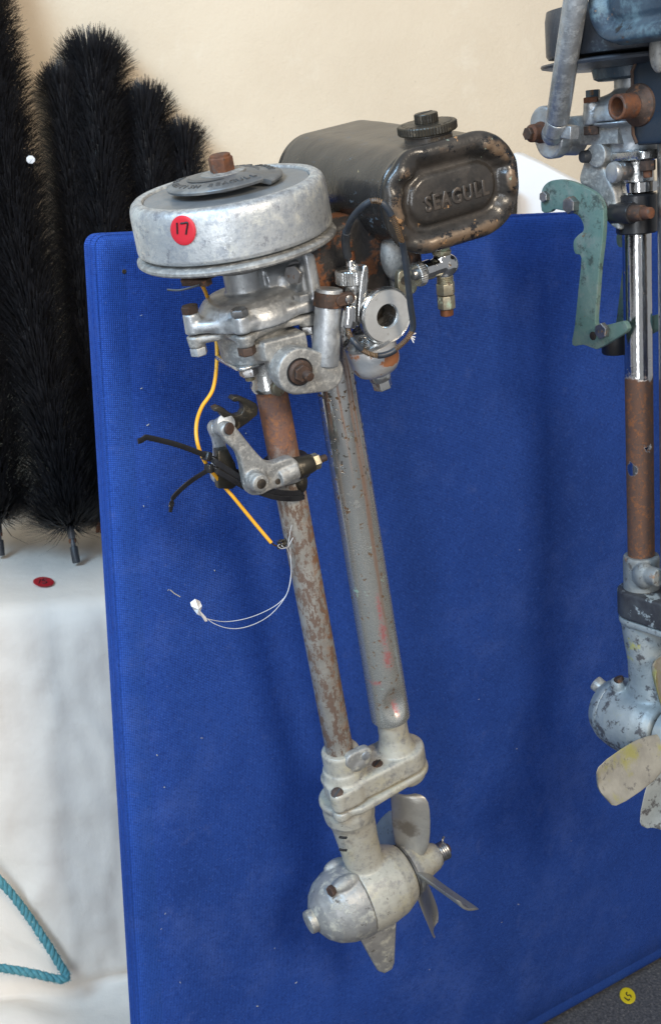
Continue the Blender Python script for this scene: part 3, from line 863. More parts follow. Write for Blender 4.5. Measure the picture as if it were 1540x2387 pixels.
# intake ring
ic = M(903, 737, .070)
g = G(); g.lathe([(.0150, -.036), (.0150, -.020), (.0195, -.010), (.0226, -.006), (.0228, -.0015), (.0218, 0), (.0208, -.0006), (.0200, -.0010), (.0098, -.0012), (.0090, -.0020), (.0090, -.024)], ic, -Yv, 56)
iw = P("intake_ring", g, m_steel if False else m_chrome_worn, ang=30)
g = G(); g.lathe([(.0205, -.0008), (.0205, .0000), (.0100, .0002), (.0096, -.0010)], ic, -Yv, 56, closed=True); part("intake_face", g, mat("satin_intake_face", (.60, .60, .585), (.52, .515, .50), 70, .36, .55, [dict(c=(.25, .23, .20), n=(120, 5, .7), lo=.60, hi=.72, r=.6, amt=.6)], [(300, 3, .0001)]), iw)
g = G(); g.lathe([(.0094, -.0235), (.0094, -.022), (.0050, -.020)], ic, -Yv, 28); part("throttle_bore", g, m_hole, iw)
# float bowl
f1 = M(858, 790, .050); f0 = M(882, 868, .050)
ax = (f1-f0).normalized()
g = G(); g.lathe([(.0060, 0), (.0120, .0004), (.0170, .0030), (.0198, .0075), (.0206, .0120), (.0210, .0270), (.0206, .0280)], f0, ax, 48)
m_bowl = mat("rust_flecked_bowl", (.50, .50, .50), (.42, .415, .41), 60, .32, .55, [
    dict(c=(.20, .105, .06), n=(120, 6, .7), lo=.585, hi=.63, r=.8, m=.1),
    dict(c=(.24, .09, .035), n=(110, 6, .72), r=.85, m=0.0, amp=1.6, soft=.2, spots=[(tuple(M(915, 838, .070)), (.012, .02, .007)), (tuple(M(838, 845, .070)), (.005, .02, .008))])], [(260, 4, .0003)])
fb = P("float_bowl", g, m_bowl, ang=50)
g = G(); g.lathe([(.0207, .0278), (.0214, .0286), (.0214, .0310), (.0150, .0345), (.0110, .040)], f0, ax, 48); part("bowl_lid", g, m_chrome_worn, fb)
g = G(); g.cyl(f0+ax*.0005, f0-ax*.0065, .0092, .0088); g.hexa(f0-ax*.0060, -ax, .0082, .0085, rot=.2); part("bowl_nut", g, m_brass if False else m_chrome_worn, fb)
hp = M(841, 792, .071)
g = G(); g.lathe([(.0019, 0), (.0019, .0004), (.001, .0006)], (hp.x, hp.y+.0016, hp.z), -Yv, 16); part("vent_hole", g, m_engrave, fb)
# fuel lever plate
pc = [M(925, 640, .060), M(940, 629, .060), M(962, 640, .060), M(970, 662, .060), M(962, 683, .060), M(930, 690, .060)]
g = G(); g.prism([(v.x, v.y) for v in smooth([(p.x, p.z, 0) for p in pc], 4, True)], (0, -.062, 0), Xv, Z, Yv*.006, .001)
P("tap_plate", g, m_brass)
g = G(); q = M(943, 654, .063); g.lathe([(.0034, 0), (.0034, .0006), (.002, .0008)], (q.x, -.0622, q.z), -Yv, 14); P("plate_hole", g, m_hole)

# fuel tank
TC = V((.1430, 0, .1545)); HW, HH, RC = .0590, .0380, .0355
def tank_ring(ins, t, wob=0.0):
    hw, hh, rc = HW-ins, HH-ins, max(RC-ins, .004)
    if ins > .009: rc = max(rc, min(hh*.985, rc+(ins-.009)*1.6))
    pts = []
    for cx_, cz_, a0_ in ((hw-rc, hh-rc, 0), (-hw+rc, hh-rc, 90), (-hw+rc, -hh+rc, 180), (hw-rc, -hh+rc, 270)):
        for i in range(20):
            a = R(a0_+90*i/19)
            pts.append([cx_+rc*math.cos(a), cz_+rc*math.sin(a)])
    out = []
    for px_, pz_ in pts:
        w = 0
        if wob:
            a = math.atan2(pz_*1.25, px_)
            w = wob*(mnoise.noise(V((math.cos(a)*2.6, math.sin(a)*2.6, 1.7))) + .5*mnoise.noise(V((math.cos(a)*6, math.sin(a)*6, 4.1))))
        k = 1 + w/.05
        out.append(TC + V((px_*k, -t + (w*1.2 if wob else 0), pz_*k)))
    return out
g = G()
g.rings([tank_ring(*q) for q in [(.030, -.1105), (.016, -.1103), (.009, -.1095), (.004, -.1065), (.001, -.1015), (.0012, -.098)] + [(0, -.096+.0055*k) for k in range(31)] + [(-.0004, .0735), (-.0009, .0745), (-.0004, .0758), (.0006, .0768), (.0006, .0780), (.0006, .0800)]])
tk = P("fuel_tank", g, m_enamel, ang=50, dent=.0005)
g = G()
g.rings([tank_ring(*q) for q in ((.004, .0770), (-.0004, .0776, .0004), (-.0022, .0800, .0008), (-.0026, .0840, .0012), (-.0010, .0874, .0022), (.0030, .0892, .0032), (.0055, .0899, .0036), (.0085, .0893, .0034), (.0115, .0868, .0028), (.0135, .0838, .0020), (.0155, .0822, .0014), (.0172, .0818, .0008), (.0186, .0822), (.0198, .0836), (.0212, .0852), (.0228, .0859), (.0300, .0859), (.0400, .0859))])
part("tank_end", g, m_tank_end, tk, ang=70)
g = G()
tm = M(1064, 458, .0858)
g.text("SEAGULL", .0160, (tm.x, -.0859, tm.z), Xv, Z, .0003, .0008, 1.18)
for v in g.bm.verts: v.co.x = tm.x + (v.co.x-tm.x)*.80
part("tank_lettering", g, mat("embossed_black_enamel", (.040, .034, .030), (.065, .052, .042), 60, .32, 0, [dict(c=(.14, .10, .07), n=(150, 5, .7), lo=.60, hi=.70, r=.5)], [(400, 3, .0001)]), tk, ang=60)
# filler
fc = V((.1455, -.0545, 0)); tz = M(995, 296, .0545).z-.0160
g = G(); g.lathe([(.0215, tz-.003), (.0205, tz+.0005), (.0188, tz+.0025), (.0186, tz+.0105), (.0192, tz+.0110), (.0192, tz+.0125), (.0180, tz+.013)], fc, Z, 40); part("filler_neck", g, m_enamel, tk)
g = G(); g.rings(knurl(fc+Z*(tz+.0125), Z, .0232, .0066, 60, .0006, .0009, .0006)); ft = part("filler_cap", g, m_blackiron, tk, ang=25)
fz_ = tz+.0125+.0068
g = G(); g.rings(knurl(fc+Z*fz_, Z, .0092, .0072, 26, .0004, .0006, 0)); 
part("vent_screw", g, m_blackiron, tk, ang=25)
g = G(); g.obox(fc+V((-.0085, -.0012, fz_+.0066)), V((.0165, .004, 0)), V((-.0006, .0022, 0)), Z*.0009, .0002); part("screw_slot", g, m_engrave, tk)
g = G()
for i in range(22):
    a = 2*math.pi*i/22
    if i % 8 == 7: continue
    g.obox(fc+V((.0165*math.cos(a), .0165*math.sin(a), tz+.0190)), V((-math.sin(a), math.cos(a), 0))*.0026, V((math.cos(a), math.sin(a), 0))*.0032, Z*.0007, .0002)
part("cap_embossing", g, m_blackiron, tk)

# fuel tap under the tank
tt = .070
t0 = M(1028, 568, tt); t1 = M(1029, 585, tt)
g = G(); g.cyl(M(1028, 560, tt), M(1028, 583, tt), .0070); g.cyl(M(1028, 582, tt), M(1028, 594, tt), .0078, .0074, .001); P("tap_nipple", g, m_brass)
g = G()
g.cyl(M(1028, 592, tt), M(1037, 645, tt), .0068, .0062); g.cyl(M(1036, 616, tt), M(990, 632, tt), .0074, .0070, .001); g.ball(M(1042, 618, tt), (.0090, .0085, .0092))
P("fuel_tap", g, m_chrome, cast=.0009, sm=4)
g = G(); g.pipe(M(1004, 627, tt), M(986, 633, tt), .0079, .0052); P("tap_sleeve", g, m_chrome)
g = G(); g.cyl(M(992, 631, tt), M(960, 642, tt), .0044); tp_ = P("tap_plunger", g, m_steel)
k0 = M(968, 641, tt); k1 = M(986, 635, tt)
g = G(); g.rings(knurl(k0, k1-k0, .0100, .0060, 34, .0005, .0008, 0)); part("tap_knob", g, m_chrome_worn, tp_, ang=20)
n0 = M(1036, 642, tt); dn = (M(1041, 735, tt)-n0).normalized()
L = (M(1041, 735, tt)-n0).length/93
g = G()
for i in range(5): g.lathe([(.0060, 0), (.0068, .0008), (.0060, .0016)], n0+dn*(.0016*i), dn, 24)
P("tap_thread", g, m_brass)
g = G(); g.hexa(n0+dn*.0060, dn, .0077, 27*L, .0008, .25); P("union_nut", g, m_brass)
g = G(); g.hexa(n0+dn*(.0060+28*L), dn, .0075, 32*L, .0010, .9, 8); P("union_nut", g, m_brass)
g = G(); g.pipe(n0+dn*(70*L), n0+dn*(93*L), .0054, .0042); P("pipe_end", g, m_copper)

# throttle cable
def W_(x, y, t): return M(x, y, t)
cw = [W_(812, 607, .052), W_(806, 575, .056), W_(806, 546, .062), W_(820, 510, .080), W_(842, 484, .094), W_(862, 470, .100), W_(880, 468, .104), W_(898, 480, .107), W_(916, 510, .108), W_(930, 545, .108), W_(940, 580, .104), W_(948, 640, .100), W_(956, 710, .094), W_(962, 760, .090), W_(952, 785, .088), W_(935, 803, .086), W_(910, 822, .084), W_(880, 829, .082), W_(850, 820, .080), W_(828, 800, .078), W_(814, 780, .072), W_(811, 762, .068)]
cp = smooth(cw, 12)
nC = len(cp)
def seg_of(a, b): return cp[int(a*12):int(b*12)+1]
g = G(); g.tube(cp, .0017, 10)
ct = P("throttle_cable", g, m_cable)
g = G(); g.tube(seg_of(.3, 2.3), [.0034, .0035, .0035, .0034]+[.0031]*50, 14)if False else g.tube(seg_of(.35, 2.2), .0034, 14); part("cable_boot", g, m_rubber, ct)
for a, b in ((2.2, 5.2), (6.6, 7.8), (9.6, 13.4), (15.6, 17.0), (18.4, 19.5)):
    g = G(); g.tube(seg_of(a, b), .0025, 12); part("sheath", g, m_cable, ct)
def coil(path, r, w, pitch):
    "closely wound wire round the path"
    out = []
    d = 0
    for i in range(len(path)-1):
        a, b = path[i], path[i+1]
        t = (b-a).normalized(); x, y, z = basis(t, Z)
        n = max(1, int((b-a).length/pitch*7))
        for k in range(n):
            ph = d/pitch*2*math.pi
            out.append(a.lerp(b, k/n) + (x*math.cos(ph)+y*math.sin(ph))*r)
            d += (b-a).length/n
    return out
for a, b in ((5.2, 6.6), (7.8, 9.6), (13.4, 15.6), (17.0, 18.4), (19.5, 21)):
    g = G(); g.tube(coil(seg_of(a, b), .0018, .0004, .0014), .00055, 5); part("bare_spiral", g, m_spiral, ct)
q = M(955, 783, .089)
for dx, dz in ((.003, -.004), (.004, -.002), (.002, -.006), (.005, .001)):
    g = G(); g.tube([q, q+V((dx, -.001, dz))], .0004, 5); part("frayed_strand", g, m_white_tag, ct)

# clamp bracket below, its arms, hook and bolt
g = G()
bt = .020
def BP(x, y, t=bt): p = M(x, y, t); return (p.x, p.z)
arm = [BP(517, 1005), BP(600, 1105)]
o1 = hull([(*BP(521, 1000), .0105), (*BP(540, 1010), .0085)])
outline = [BP(*q) for q in ((505, 1003), (512, 985), (528, 981), (543, 992), (590, 1050), (622, 1073), (668, 1060), (690, 1080), (690, 1110), (660, 1125), (622, 1136), (600, 1147), (576, 1147), (562, 1130), (556, 1090), (545, 1052), (524, 1030))]
sm_ = smooth([(a, b, 0) for a, b in outline], 4, True)
g.prism([(v.x, v.y) for v in sm_], (0, -.0285, 0), Xv, Z, Yv*.0105, .0020)
g.cyl(M(590, 1117, .018), M(590, 1117, .0285)+V((.001, -.0005, 0)), .0105)
c_ = M(600, 1120, .0385)
g.cyl(M(590, 1117, .028), V((M(590, 1117, .028).x+.001, -.0415, M(590, 1117, .028).z)), .0082, .0078)
g.cyl(M(648, 1112, .024), M(690, 1092, .024), .0090, .0085)
g.lathe([(.0178, -.0645), (.0182, -.0630), (.0182, -.0525), (.0172, -.0515)], (0, 0, 0), Z, 40)
P("clamp_bracket", g, m_alu_dull, cast=.001, sm=4)
q = M(590, 1117, .028); 
g = G(); g.lathe([(.0042, 0), (.0042, .0004), (.0038, .0006)], (q.x+.001, -.0416, q.z), -Yv, 24); P("boss_bore", g, m_hole)
q = M(645, 1123, .0285); g = G(); g.lathe([(.0026, 0), (.0026, .0005), (.002, .0007)], (q.x+.001, -.0286, q.z), -Yv, 18); P("bracket_hole", g, m_hole)
q = M(532, 999, .0285); g = G(); g.cyl((q.x, -.0282, q.z), (q.x+.001, -.0305, q.z), .0050); P("bracket_pin", g, m_rust_dark)
# second arm behind
g = G()
out2 = [BP(*q, -.004) for q in ((487, 1000), (497, 982), (513, 985), (520, 1010), (530, 1060), (545, 1125), (530, 1135), (508, 1130), (494, 1112), (500, 1060), (498, 1030))]
sm_ = smooth([(a, b, 0) for a, b in out2], 4, True)
g.prism([(v.x, v.y) for v in sm_], (0, .000, 0), Xv, Z, Yv*.010, .0020)
P("rear_arm", g, m_alu, cast=.001, sm=3)
g = G()
out2 = [BP(*q, .006) for q in ((505, 1050), (530, 1045), (548, 1080), (558, 1125), (540, 1140), (508, 1138))]
g.prism(out2, (0, -.008, 0), Xv, Z, Yv*.010, .0020)
P("bracket_web", g, m_blackiron)
# black strap half and bolt
g = G(); g.lathe([(.0172, -.0655), (.0202, -.0650), (.0204, -.0500), (.0196, -.0490), (.0150, -.0490)], (.0015, .003, 0), Z, 40); P("tube_band", g, m_blackiron)
p0 = M(688, 1093, .020); p1 = M(728, 1078, .020)
g = G(); g.cyl(p0, p1, .0098, .0080, .0012); P("band_ear", g, m_blackiron)
dd = (p1-p0).normalized()
g = G(); g.hexa(p1, dd, .0072, .0060); bn = P("band_bolt_nut", g, m_brass)
g = G(); g.cyl(p1+dd*.005, p1+dd*.0135, .0033, .0030); part("band_bolt_end", g, m_rust_dark, bn)
g = G(); g.ball(M(700, 1118, .012), (.006, .006, .012)); P("band_foot", g, m_blackiron)
# hooked plate on top of the bracket
hk = [(600, 950), (598, 966), (575, 985), (550, 1002), (537, 996), (522, 978), (510, 960), (499, 958), (497, 951), (508, 946), (520, 950), (535, 962), (548, 968), (560, 964), (566, 955), (564, 942), (556, 935), (544, 936), (538, 930), (545, 923), (560, 924), (580, 932), (596, 940)]
g = G()
g.prism([(v.x, v.y) for v in [V((*BP(x, y, .010), 0)) for x, y in hk]], (0, -.012, 0), Xv, Z, Yv*.009, .0010)
P("hook_plate", g, m_blackiron)
g = G(); g.cyl(M(528, 985, .014), M(510, 998, -.006), .0075); P("hook_pivot", g, m_alu)

# yellow lead
yp = [(430, 624, .022), (440, 634, .018), (467, 658, .000), (486, 700, -.022), (500, 760, -.034), (506, 830, -.024), (497, 905, -.010), (470, 950, -.004), (458, 990, .004), (461, 1035, .012), (480, 1080, .012), (515, 1125, .004), (545, 1160, .008), (590, 1215, .014), (632, 1265, .022)]
yw = smooth([M(x, y, t) for x, y, t in yp], 12)
g = G(); g.tube(yw, .0016, 12); yl = P("yellow_lead", g, m_yellow)
g = G(); g.tube(smooth([M(632, 1265, .022), M(640, 1271, .020), M(652, 1274, .018)], 5), .0008, 6); part("bare_wire", g, m_rust_dark, yl)
g = G()
q = M(657, 1268, .0165)
for i in range(26):
    a = [q + V((random.uniform(-.005, .005), random.uniform(-.0025, .0015), random.uniform(-.0035, .0045))) for _ in range(4)]
    g.tube(smooth(a, 4), .00035, 4)
part("frayed_wire_end", g, m_blackiron, yl, kind="stuff")
# ------------------------------------------------------------------ setting: floor, wall
YAW = R(15)
TD = Vector((math.cos(YAW), math.sin(YAW), 0)); TN = Vector((-math.sin(YAW), math.cos(YAW), 0))
TF = Vector((-.40, 1.50, 0)); TH = .614
WALL = TF + TN*.60
def fr(o, x, y): 
    z = Vector((0, 0, 1))
    return Matrix(((x[0], y[0], z[0], o[0]), (x[1], y[1], z[1], o[1]), (x[2], y[2], z[2], o[2]), (0, 0, 0, 1)))

m_carpet = mat("grey_carpet", (.085, .088, .098), (.030, .032, .040), 230, .95, 0, [
    dict(c=(.21, .20, .19), n=(300, 4, .8), lo=.55, hi=.64, r=.95, amt=.8),
    dict(c=(.030, .034, .050), n=(260, 4, .8), lo=.58, hi=.68, r=.95, amt=.7)], [(700, 3, .0012)])
g = G(); g.box((-3, -.5, -.05), (3.5, 3.2, 0), 0)
tag(part("floor", g, m_carpet), kind="structure")

m_wall = mat("cream_plaster", (.80, .67, .50), (.76, .63, .465), 6, .9, 0, [
    dict(c=(.50, .40, .29), n=(120, 3, .6), lo=.70, hi=.78, amt=.5),
    dict(c=(.70, .585, .44), n=(1.7, 5, .65), lo=.45, hi=.70, amt=.6),
    dict(c=(.84, .73, .57), n=(9, 6, .7), lo=.56, hi=.75, amt=.6)], [(60, 5, .0009), (240, 4, .0005)])
g = G(); g.obox(WALL - TD*2.5 - Vector((0, 0, .05)), TD*6, Vector((0, 0, 2.6)), TN*.08, .002)
tag(part("wall", g, m_wall), kind="structure")

# ------------------------------------------------------------------ white cloth over the brush table
m_cloth = mat("white_cotton_sheet", (.75, .68, .60), (.70, .635, .56), 8, .85, 0, [], [(40, 5, .0012), (900, 2, .0001)])
g = G(); bm = g.bm
prof = [(.56, TH), (.30, TH), (.20, TH), (.12, TH), (.06, TH), (.025, TH-.0005), (.008, TH-.004), (-.003, TH-.013), (-.007, TH-.03)]
n_ = 46
for i in range(1, n_+1): prof.append((-.008-.012*i/n_, TH-.03-(TH-.045)*i/n_))
prof += [(-.024, .010), (-.035, .0045), (-.055, .004), (-.085, .006), (-.11, .004), (-.15, .003)]
ws = np.linspace(-.95, .95, 230)
grid = []
tot = len(prof)
for w in ws:
    row = []
    for j, (d, h) in enumerate(prof):
        k = max(0.0, min(1.0, (TH-.005-h)/.5))
        dx = 0
        fold = (.010*math.sin(w*21+.6)+.007*math.sin(w*37+h*3+2)+.012*math.sin(w*11.0+1.0))*k**.8
        fold += .007*mnoise.noise(Vector((w*6, h*2.2, 3)))*min(1, k*3) + .0050*mnoise.noise(Vector((w*22, h*9, 8)))*(1 if k > 0 else .3)
        # creases at the table edge
        fold += .003*mnoise.noise(Vector((w*45, h*30, 5)))*math.exp(-((h-TH+.06)/.08)**2)
        zz = h
        rdg = (1-abs(mnoise.noise(Vector((w*13, h*5+d*5, 12)))*2.2))
        fold += .008*max(0, rdg-.55)*min(1, k*4) + .008*max(0, (1-abs(mnoise.noise(Vector((w*30+h*9, h*16, 2)))*2.4))-.6)*min(1, k*6)
        if h > TH-.002: zz += .0022*mnoise.noise(Vector((w*14, d*14, 1))) + .0012*mnoise.noise(Vector((w*40, d*40, 2)))
        if h < .03: zz += (.010+.012*mnoise.noise(Vector((w*9, d*22, 6)))+.008*math.sin(w*17+d*40))*(1 if d < -.03 else .3); fold *= .6
        p = TF + TD*w + TN*(d - fold) + Vector((0, 0, max(zz, .002)))
        row.append(bm.verts.new(p))
    grid.append(row)
for i in range(len(ws)-1):
    for j in range(tot-1):
        bm.faces.new((grid[i][j], grid[i][j+1], grid[i+1][j+1], grid[i+1][j]))
tab = empty("table", fr(TF, TD, TN))
tag(tab, "low table under the black brushes, hidden by a white sheet that hangs to the floor", "table")
cl = part("tablecloth", g, m_cloth, ang=180)
sd = cl.modifiers.new("cloth", 'SOLIDIFY'); sd.thickness = .0008; sd.offset = -1
tag(cl, "white cotton sheet spread over the table under the black brushes, reaching the floor", "tablecloth")
m_wood = mat("plain_table_wood", (.28, .19, .11), None, 20, .6)
g = G(); g.box((-.92, .02, TH-.028), (.92, .54, TH-.006), .002); part("tabletop", g, m_wood, tab)
for sx in (-.88, .84):
    for sy in (.04, .48):
        g = G(); g.box((sx, sy, .002), (sx+.04, sy+.04, TH-.028), .002); part("leg", g, m_wood, tab)

# ------------------------------------------------------------------ the blue panel
PB = Vector((PQ.x, PQ.y, 0))
PT = PQ.z
pm = fr(PB, PD, -PN)
def fabric(name, c1, c2, edge=False):
    m = mat(name, c1, c2, 7, .9, 0, [
        dict(c=tuple(x*.70 for x in c1), n=(3.2, 4, .6), lo=.48, hi=.75, amt=.75),
        dict(c=(.070, .130, .42), n=(7, 7, .75), lo=.48, hi=.76, amt=.6),
        dict(c=(.010, .030, .17), n=(360, 3, .8), lo=.50, hi=.62, amt=.45),
        dict(c=(.05, .13, .50), n=(300, 3, .8), lo=.54, hi=.66, amt=.40),
        dict(c=(.075, .125, .38), n=(38, 6, .72), lo=.58, hi=.78, amt=.5),
        dict(c=(.16, .19, .36), n=(420, 2, .5), lo=.735, hi=.76, amt=.6)], [], spec=.12)
    nt = m.node_tree; nd = nt.nodes; ln = nt.links; bs = nd["Principled BSDF"]
    tc = nd.new("ShaderNodeTexCoord").outputs['Object']
    hs = []
    for d, dist in (('X', 1.2), ('Z', 1.2)):
        w = nd.new("ShaderNodeTexWave"); w.wave_type = 'BANDS'; w.bands_direction = d; w.wave_profile = 'SIN'
        w.inputs['Scale'].default_value = 175; w.inputs['Distortion'].default_value = dist; w.inputs['Detail'].default_value = 1.5
        w.inputs['Detail Scale'].default_value = .4
        ln.new(tc, w.inputs['Vector']); hs.append(w.outputs['Fac'])
    mx = nd.new("ShaderNodeMath"); mx.operation = 'MULTIPLY'; ln.new(hs[0], mx.inputs[0]); ln.new(hs[1], mx.inputs[1])
    b = nd.new("ShaderNodeBump"); b.inputs['Strength'].default_value = .8; b.inputs['Distance'].default_value = .0006
    ln.new(mx.outputs[0], b.inputs['Height']); ln.new(b.outputs[0], bs.inputs['Normal'])
    src = bs.inputs['Base Color'].links[0].from_socket
    mr = nd.new("ShaderNodeMapRange"); mr.inputs[3].default_value = .65; mr.inputs[4].default_value = 1.30
    ln.new(mx.outputs[0], mr.inputs[0])
    mm = nd.new("ShaderNodeVectorMath"); mm.operation = 'SCALE'; ln.new(src, mm.inputs[0]); ln.new(mr.outputs[0], mm.inputs['Scale'])
    ln.new(mm.outputs[0], bs.inputs['Base Color'])
    return m
m_blue = fabric("blue_woven_fabric", (.025, .076, .345), (.020, .063, .295))
m_bluedge = fabric("blue_edge_fabric", (.027, .086, .380), (.023, .074, .335))
PWID = 1.55
def rr(ins, d, rad=.012):
    x0, x1, z0, z1 = ins, PWID-ins, .004+ins, PT-ins
    r = max(rad-ins, .002)
    pts = []
    for cx_, cz_, a in ((x1-r, z1-r, 0), (x0+r, z1-r, 90), (x0+r, z0+r, 180), (x1-r, z0+r, 270)):
        pts += [Vector((cx_+r*math.cos(R(a+90*i/10)), d, cz_+r*math.sin(R(a+90*i/10)))) for i in range(11)]
    return pts
pan = empty("display_panel", pm)
tag(pan, "tall blue fabric covered display panel standing on the floor behind the motors", "display panel")
g = G(); g.rings([rr(*q) for q in ((.004, .030), (.0005, .0285), (0, .020), (.0010, .0175), (0.0002, .015), (.0002, .011), (.0013, .0085), (.0016, .0065), (.0050, .0030), (.012, .0010), (.022, .0002), (.0262, .0000))])
part("edge_binding", g, m_bluedge, pan, ang=60)
g = G(); g.rings([rr(*q) for q in ((.0255, .004), (.0258, .0004), (.0268, -.0003), (.06, -.0004))])
part("fabric_face", g, m_blue, pan, ang=60)
for d, i in ((.0176, .0004), (.0076, .0008)):
    g = G(); ring = rr(i, d); g.tube(ring+[ring[0]], .0008, 6, cap=False); part("piping", g, m_bluedge, pan)
for fx in (.25, 1.20):
    g = G(); g.box((fx, .034, .004), (fx+.04, .30, .03), .002); part("foot", g, m_blackiron, pan)
# lint and pin holes
lint = G()
for (x, y) in ((560, 938), (569, 735), (573, 1010), (574, 1125), (392, 1375), (600, 2345), (376, 2165), (1210, 1282), (1207, 2108), (1203, 1745), (329, 735), (330, 905), (345, 990), (383, 1835), (690, 2290), (366, 1760), (1168, 2150), (640, 2210), (1115, 1630), (420, 2290), (1000, 2260), (1330, 1960), (385, 2130), (470, 1720), (335, 1180), (500, 1330)):
    p = onpanel(x, y, .0006)
    a = random.uniform(0, 6); L = random.uniform(.0004, .0016)
    d = PD*math.cos(a)+Vector((0, 0, 1))*math.sin(a)
    lint.tube([p-d*L, p+PN*.0006, p+d*L*.8], random.uniform(.0002, .0005), 5)
p = [onpanel(x, y, .0008) for x, y in ((397, 1375), (406, 1383), (420, 1391))]
lint.tube(p, .0005, 5)
tag(part("lint", lint, mat("pale_lint", (.50, .48, .42), None, 60, .9)), kind="stuff")
for x, y, r in ((290, 633, .0022), (500, 720, .0018)):
    p = onpanel(x, y, .0002); g = G(); g.lathe([(r, 0), (r*.7, .0004), (r*.4, .0002)], pm.inverted() @ p, -Yv, 12)
    part("pin_hole", g, m_hole, pan)

# ------------------------------------------------------------------ white board behind
BY = 1.86
def onY(x, y, Y): return hit(x, y, Vector((0, Y, 0)), Vector((0, 1, 0)))
ol = [onY(*q, BY) for q in ((1196, 358), (1214, 361), (1262, 383), (1420, 466))]
zb = .002
ol2 = [(p.x, p.z) for p in ol] + [(ol[-1].x, zb), (ol[0].x+.01, zb)]
g = G(); g.prism(ol2, (0, BY, 0), Xv, Z, Vector((.05, .30, 0)), .004)
tag(part("white_board", g, mat("bright_white_card", (.88, .88, .88), (.86, .86, .86), 20, .7)), "bright white sloping board standing behind the blue panel next to the tank", "board")
g = G()
a, b = onY(1203, 440, BY-.03), onY(1207, 500, BY-.03)
g.obox((a.x-.016, BY-.035, .002), Xv*.018, Z*(a.z), Yv*.02, .002)
tag(part("dark_post", g, m_blackiron), "thin dark upright post just left of the white board", "post")

# ------------------------------------------------------------------ black bristle brushes
m_bristle = mat("black_bristle", (.012, .012, .014), (.020, .020, .023), 30, .42, 0)
m_spine = mat("rusty_twisted_wire", (.20, .075, .028), (.10, .05, .03), 80, .75, .2)
m_ferrule = mat("dark_blue_grey_ferrule", (.06, .07, .08), (.09, .09, .095), 80, .45, .2)
def on_table(x, y, z=TH): return hit(x, y, Vector((0, 0, z)), Vector((0, 0, 1)))
def on_wall(x, y, off): return hit(x, y, WALL - TN*off, TN)
def brush(base, tip, rad, label, n=9000, ferrule=True, seed=0):
    rg = np.random.default_rng(seed)
    ax = (tip-base); L = ax.length; ax = ax.normalized()
    x, y, z = basis(ax)
    mt = Matrix(((x.x, y.x, z.x, base.x), (x.y, y.y, z.y, base.y), (x.z, y.z, z.z, base.z), (0, 0, 0, 1)))
    root = empty("bristle_brush", mt)
    tag(root, label, "brush", "black bristle brushes leaning on the wall")
    g = G()
    for ph in (0, math.pi):
        g.tube([V((.0028*math.cos(i*.55+ph), .0028*math.sin(i*.55+ph), .03+(L-.03)*i/160)) for i in range(161)], .0026, 6)
    part("twisted_spine", g, m_spine, root)
    if ferrule:
        g = G(); g.lathe([(.0052, 0), (.0060, .002), (.0060, .022), (.0056, .024)], (0, 0, .000), Z, 16); part("rubber_tip", g, m_rubber, root)
        g = G(); g.cyl((0, 0, .024), (0, 0, .036), .0036); g.cyl((0, 0, .036), (0, 0, .060), .0052, .0056); part("ferrule", g, m_ferrule, root)
    # bristles: bent strips swept towards the tip
    h0 = .045 if not ferrule else .058
    u = rg.random(n)
    hh = h0 + (L-h0)*u
    hh[:n//14] = h0 + .02*rg.random(n//14)
    hh[n//14:n//7] = L - .015*rg.random(n//7-n//14)
    az = rg.random(n)*2*np.pi
    tw = np.round(az/(2*np.pi)*2 - hh*18)*0
    elev = np.radians(24 + 12*rg.standard_normal(n))
    top = np.clip((hh-(L-.05))/.05, 0, 1)
    bot = np.clip((h0+.05-hh)/.05, 0, 1)
    elev = elev + top*np.radians(38)*rg.random(n) + bot*np.radians(30)*(rg.random(n)-.75)
    ln_ = rad*(1.0+.06*rg.standard_normal(n))*(1+.18*top)
    clump = .045*np.sin(hh*140+az*3) 
    elev += clump*.8 + .10*np.sin(np.floor(hh*260)*7.13+np.floor(az*5)*3.7)
    az2 = az + .15*rg.standard_normal(n)
    V4 = np.zeros((n, 6, 3)); 
    wdt = .00055*(1+.4*rg.random(n))
    side = np.stack([-np.sin(az2), np.cos(az2), np.zeros(n)], 1)
    p = np.stack([.002*np.cos(az), .002*np.sin(az), hh], 1)
    pts = [p]
    e = elev - .22
    for k in range(2):
        d = np.stack([np.cos(az2)*np.cos(e), np.sin(az2)*np.cos(e), np.sin(e)], 1)
        p = p + d*(ln_*.52)[:, None]
        pts.append(p)
        e = e + .42 + .15*rg.standard_normal(n)
    for k in range(3):
        w = wdt*(1, .9, .45)[k]
        V4[:, 2*k] = pts[k] - side*w[:, None]
        V4[:, 2*k+1] = pts[k] + side*w[:, None]
    vs = V4.reshape(-1, 3)
    b = np.arange(n)*6
    fs = np.concatenate([np.stack([b, b+1, b+3, b+2], 1), np.stack([b+2, b+3, b+5, b+4], 1)])
    me = bpy.data.meshes.new("bristles")
    me.vertices.add(len(vs)); me.vertices.foreach_set("co", vs.ravel())
    me.loops.add(fs.size); me.loops.foreach_set("vertex_index", fs.ravel())
    me.polygons.add(len(fs)); me.polygons.foreach_set("loop_start", np.arange(0, fs.size, 4)); me.polygons.foreach_set("loop_total", np.full(len(fs), 4))
    me.update(); me.validate()
    me.materials.append(m_bristle)
    o = bpy.data.objects.new("bristles", me); COL.objects.link(o); o.parent = root
    o["kind"] = "stuff"
def bw(x, y, lift=.006): return on_table(x, y, TH+lift)
brush(bw(179, 1312), on_wall(-72, -40, .08), .067, "big far left black brush whose rusty stem and dark tip stand on the white sheet", 29000, seed=1)
brush(bw(3, 1296), on_wall(-118, 10, .13), .080, "black brush cut off by the left edge, only its fanned foot and grey ferrule showing", 24000, seed=2)
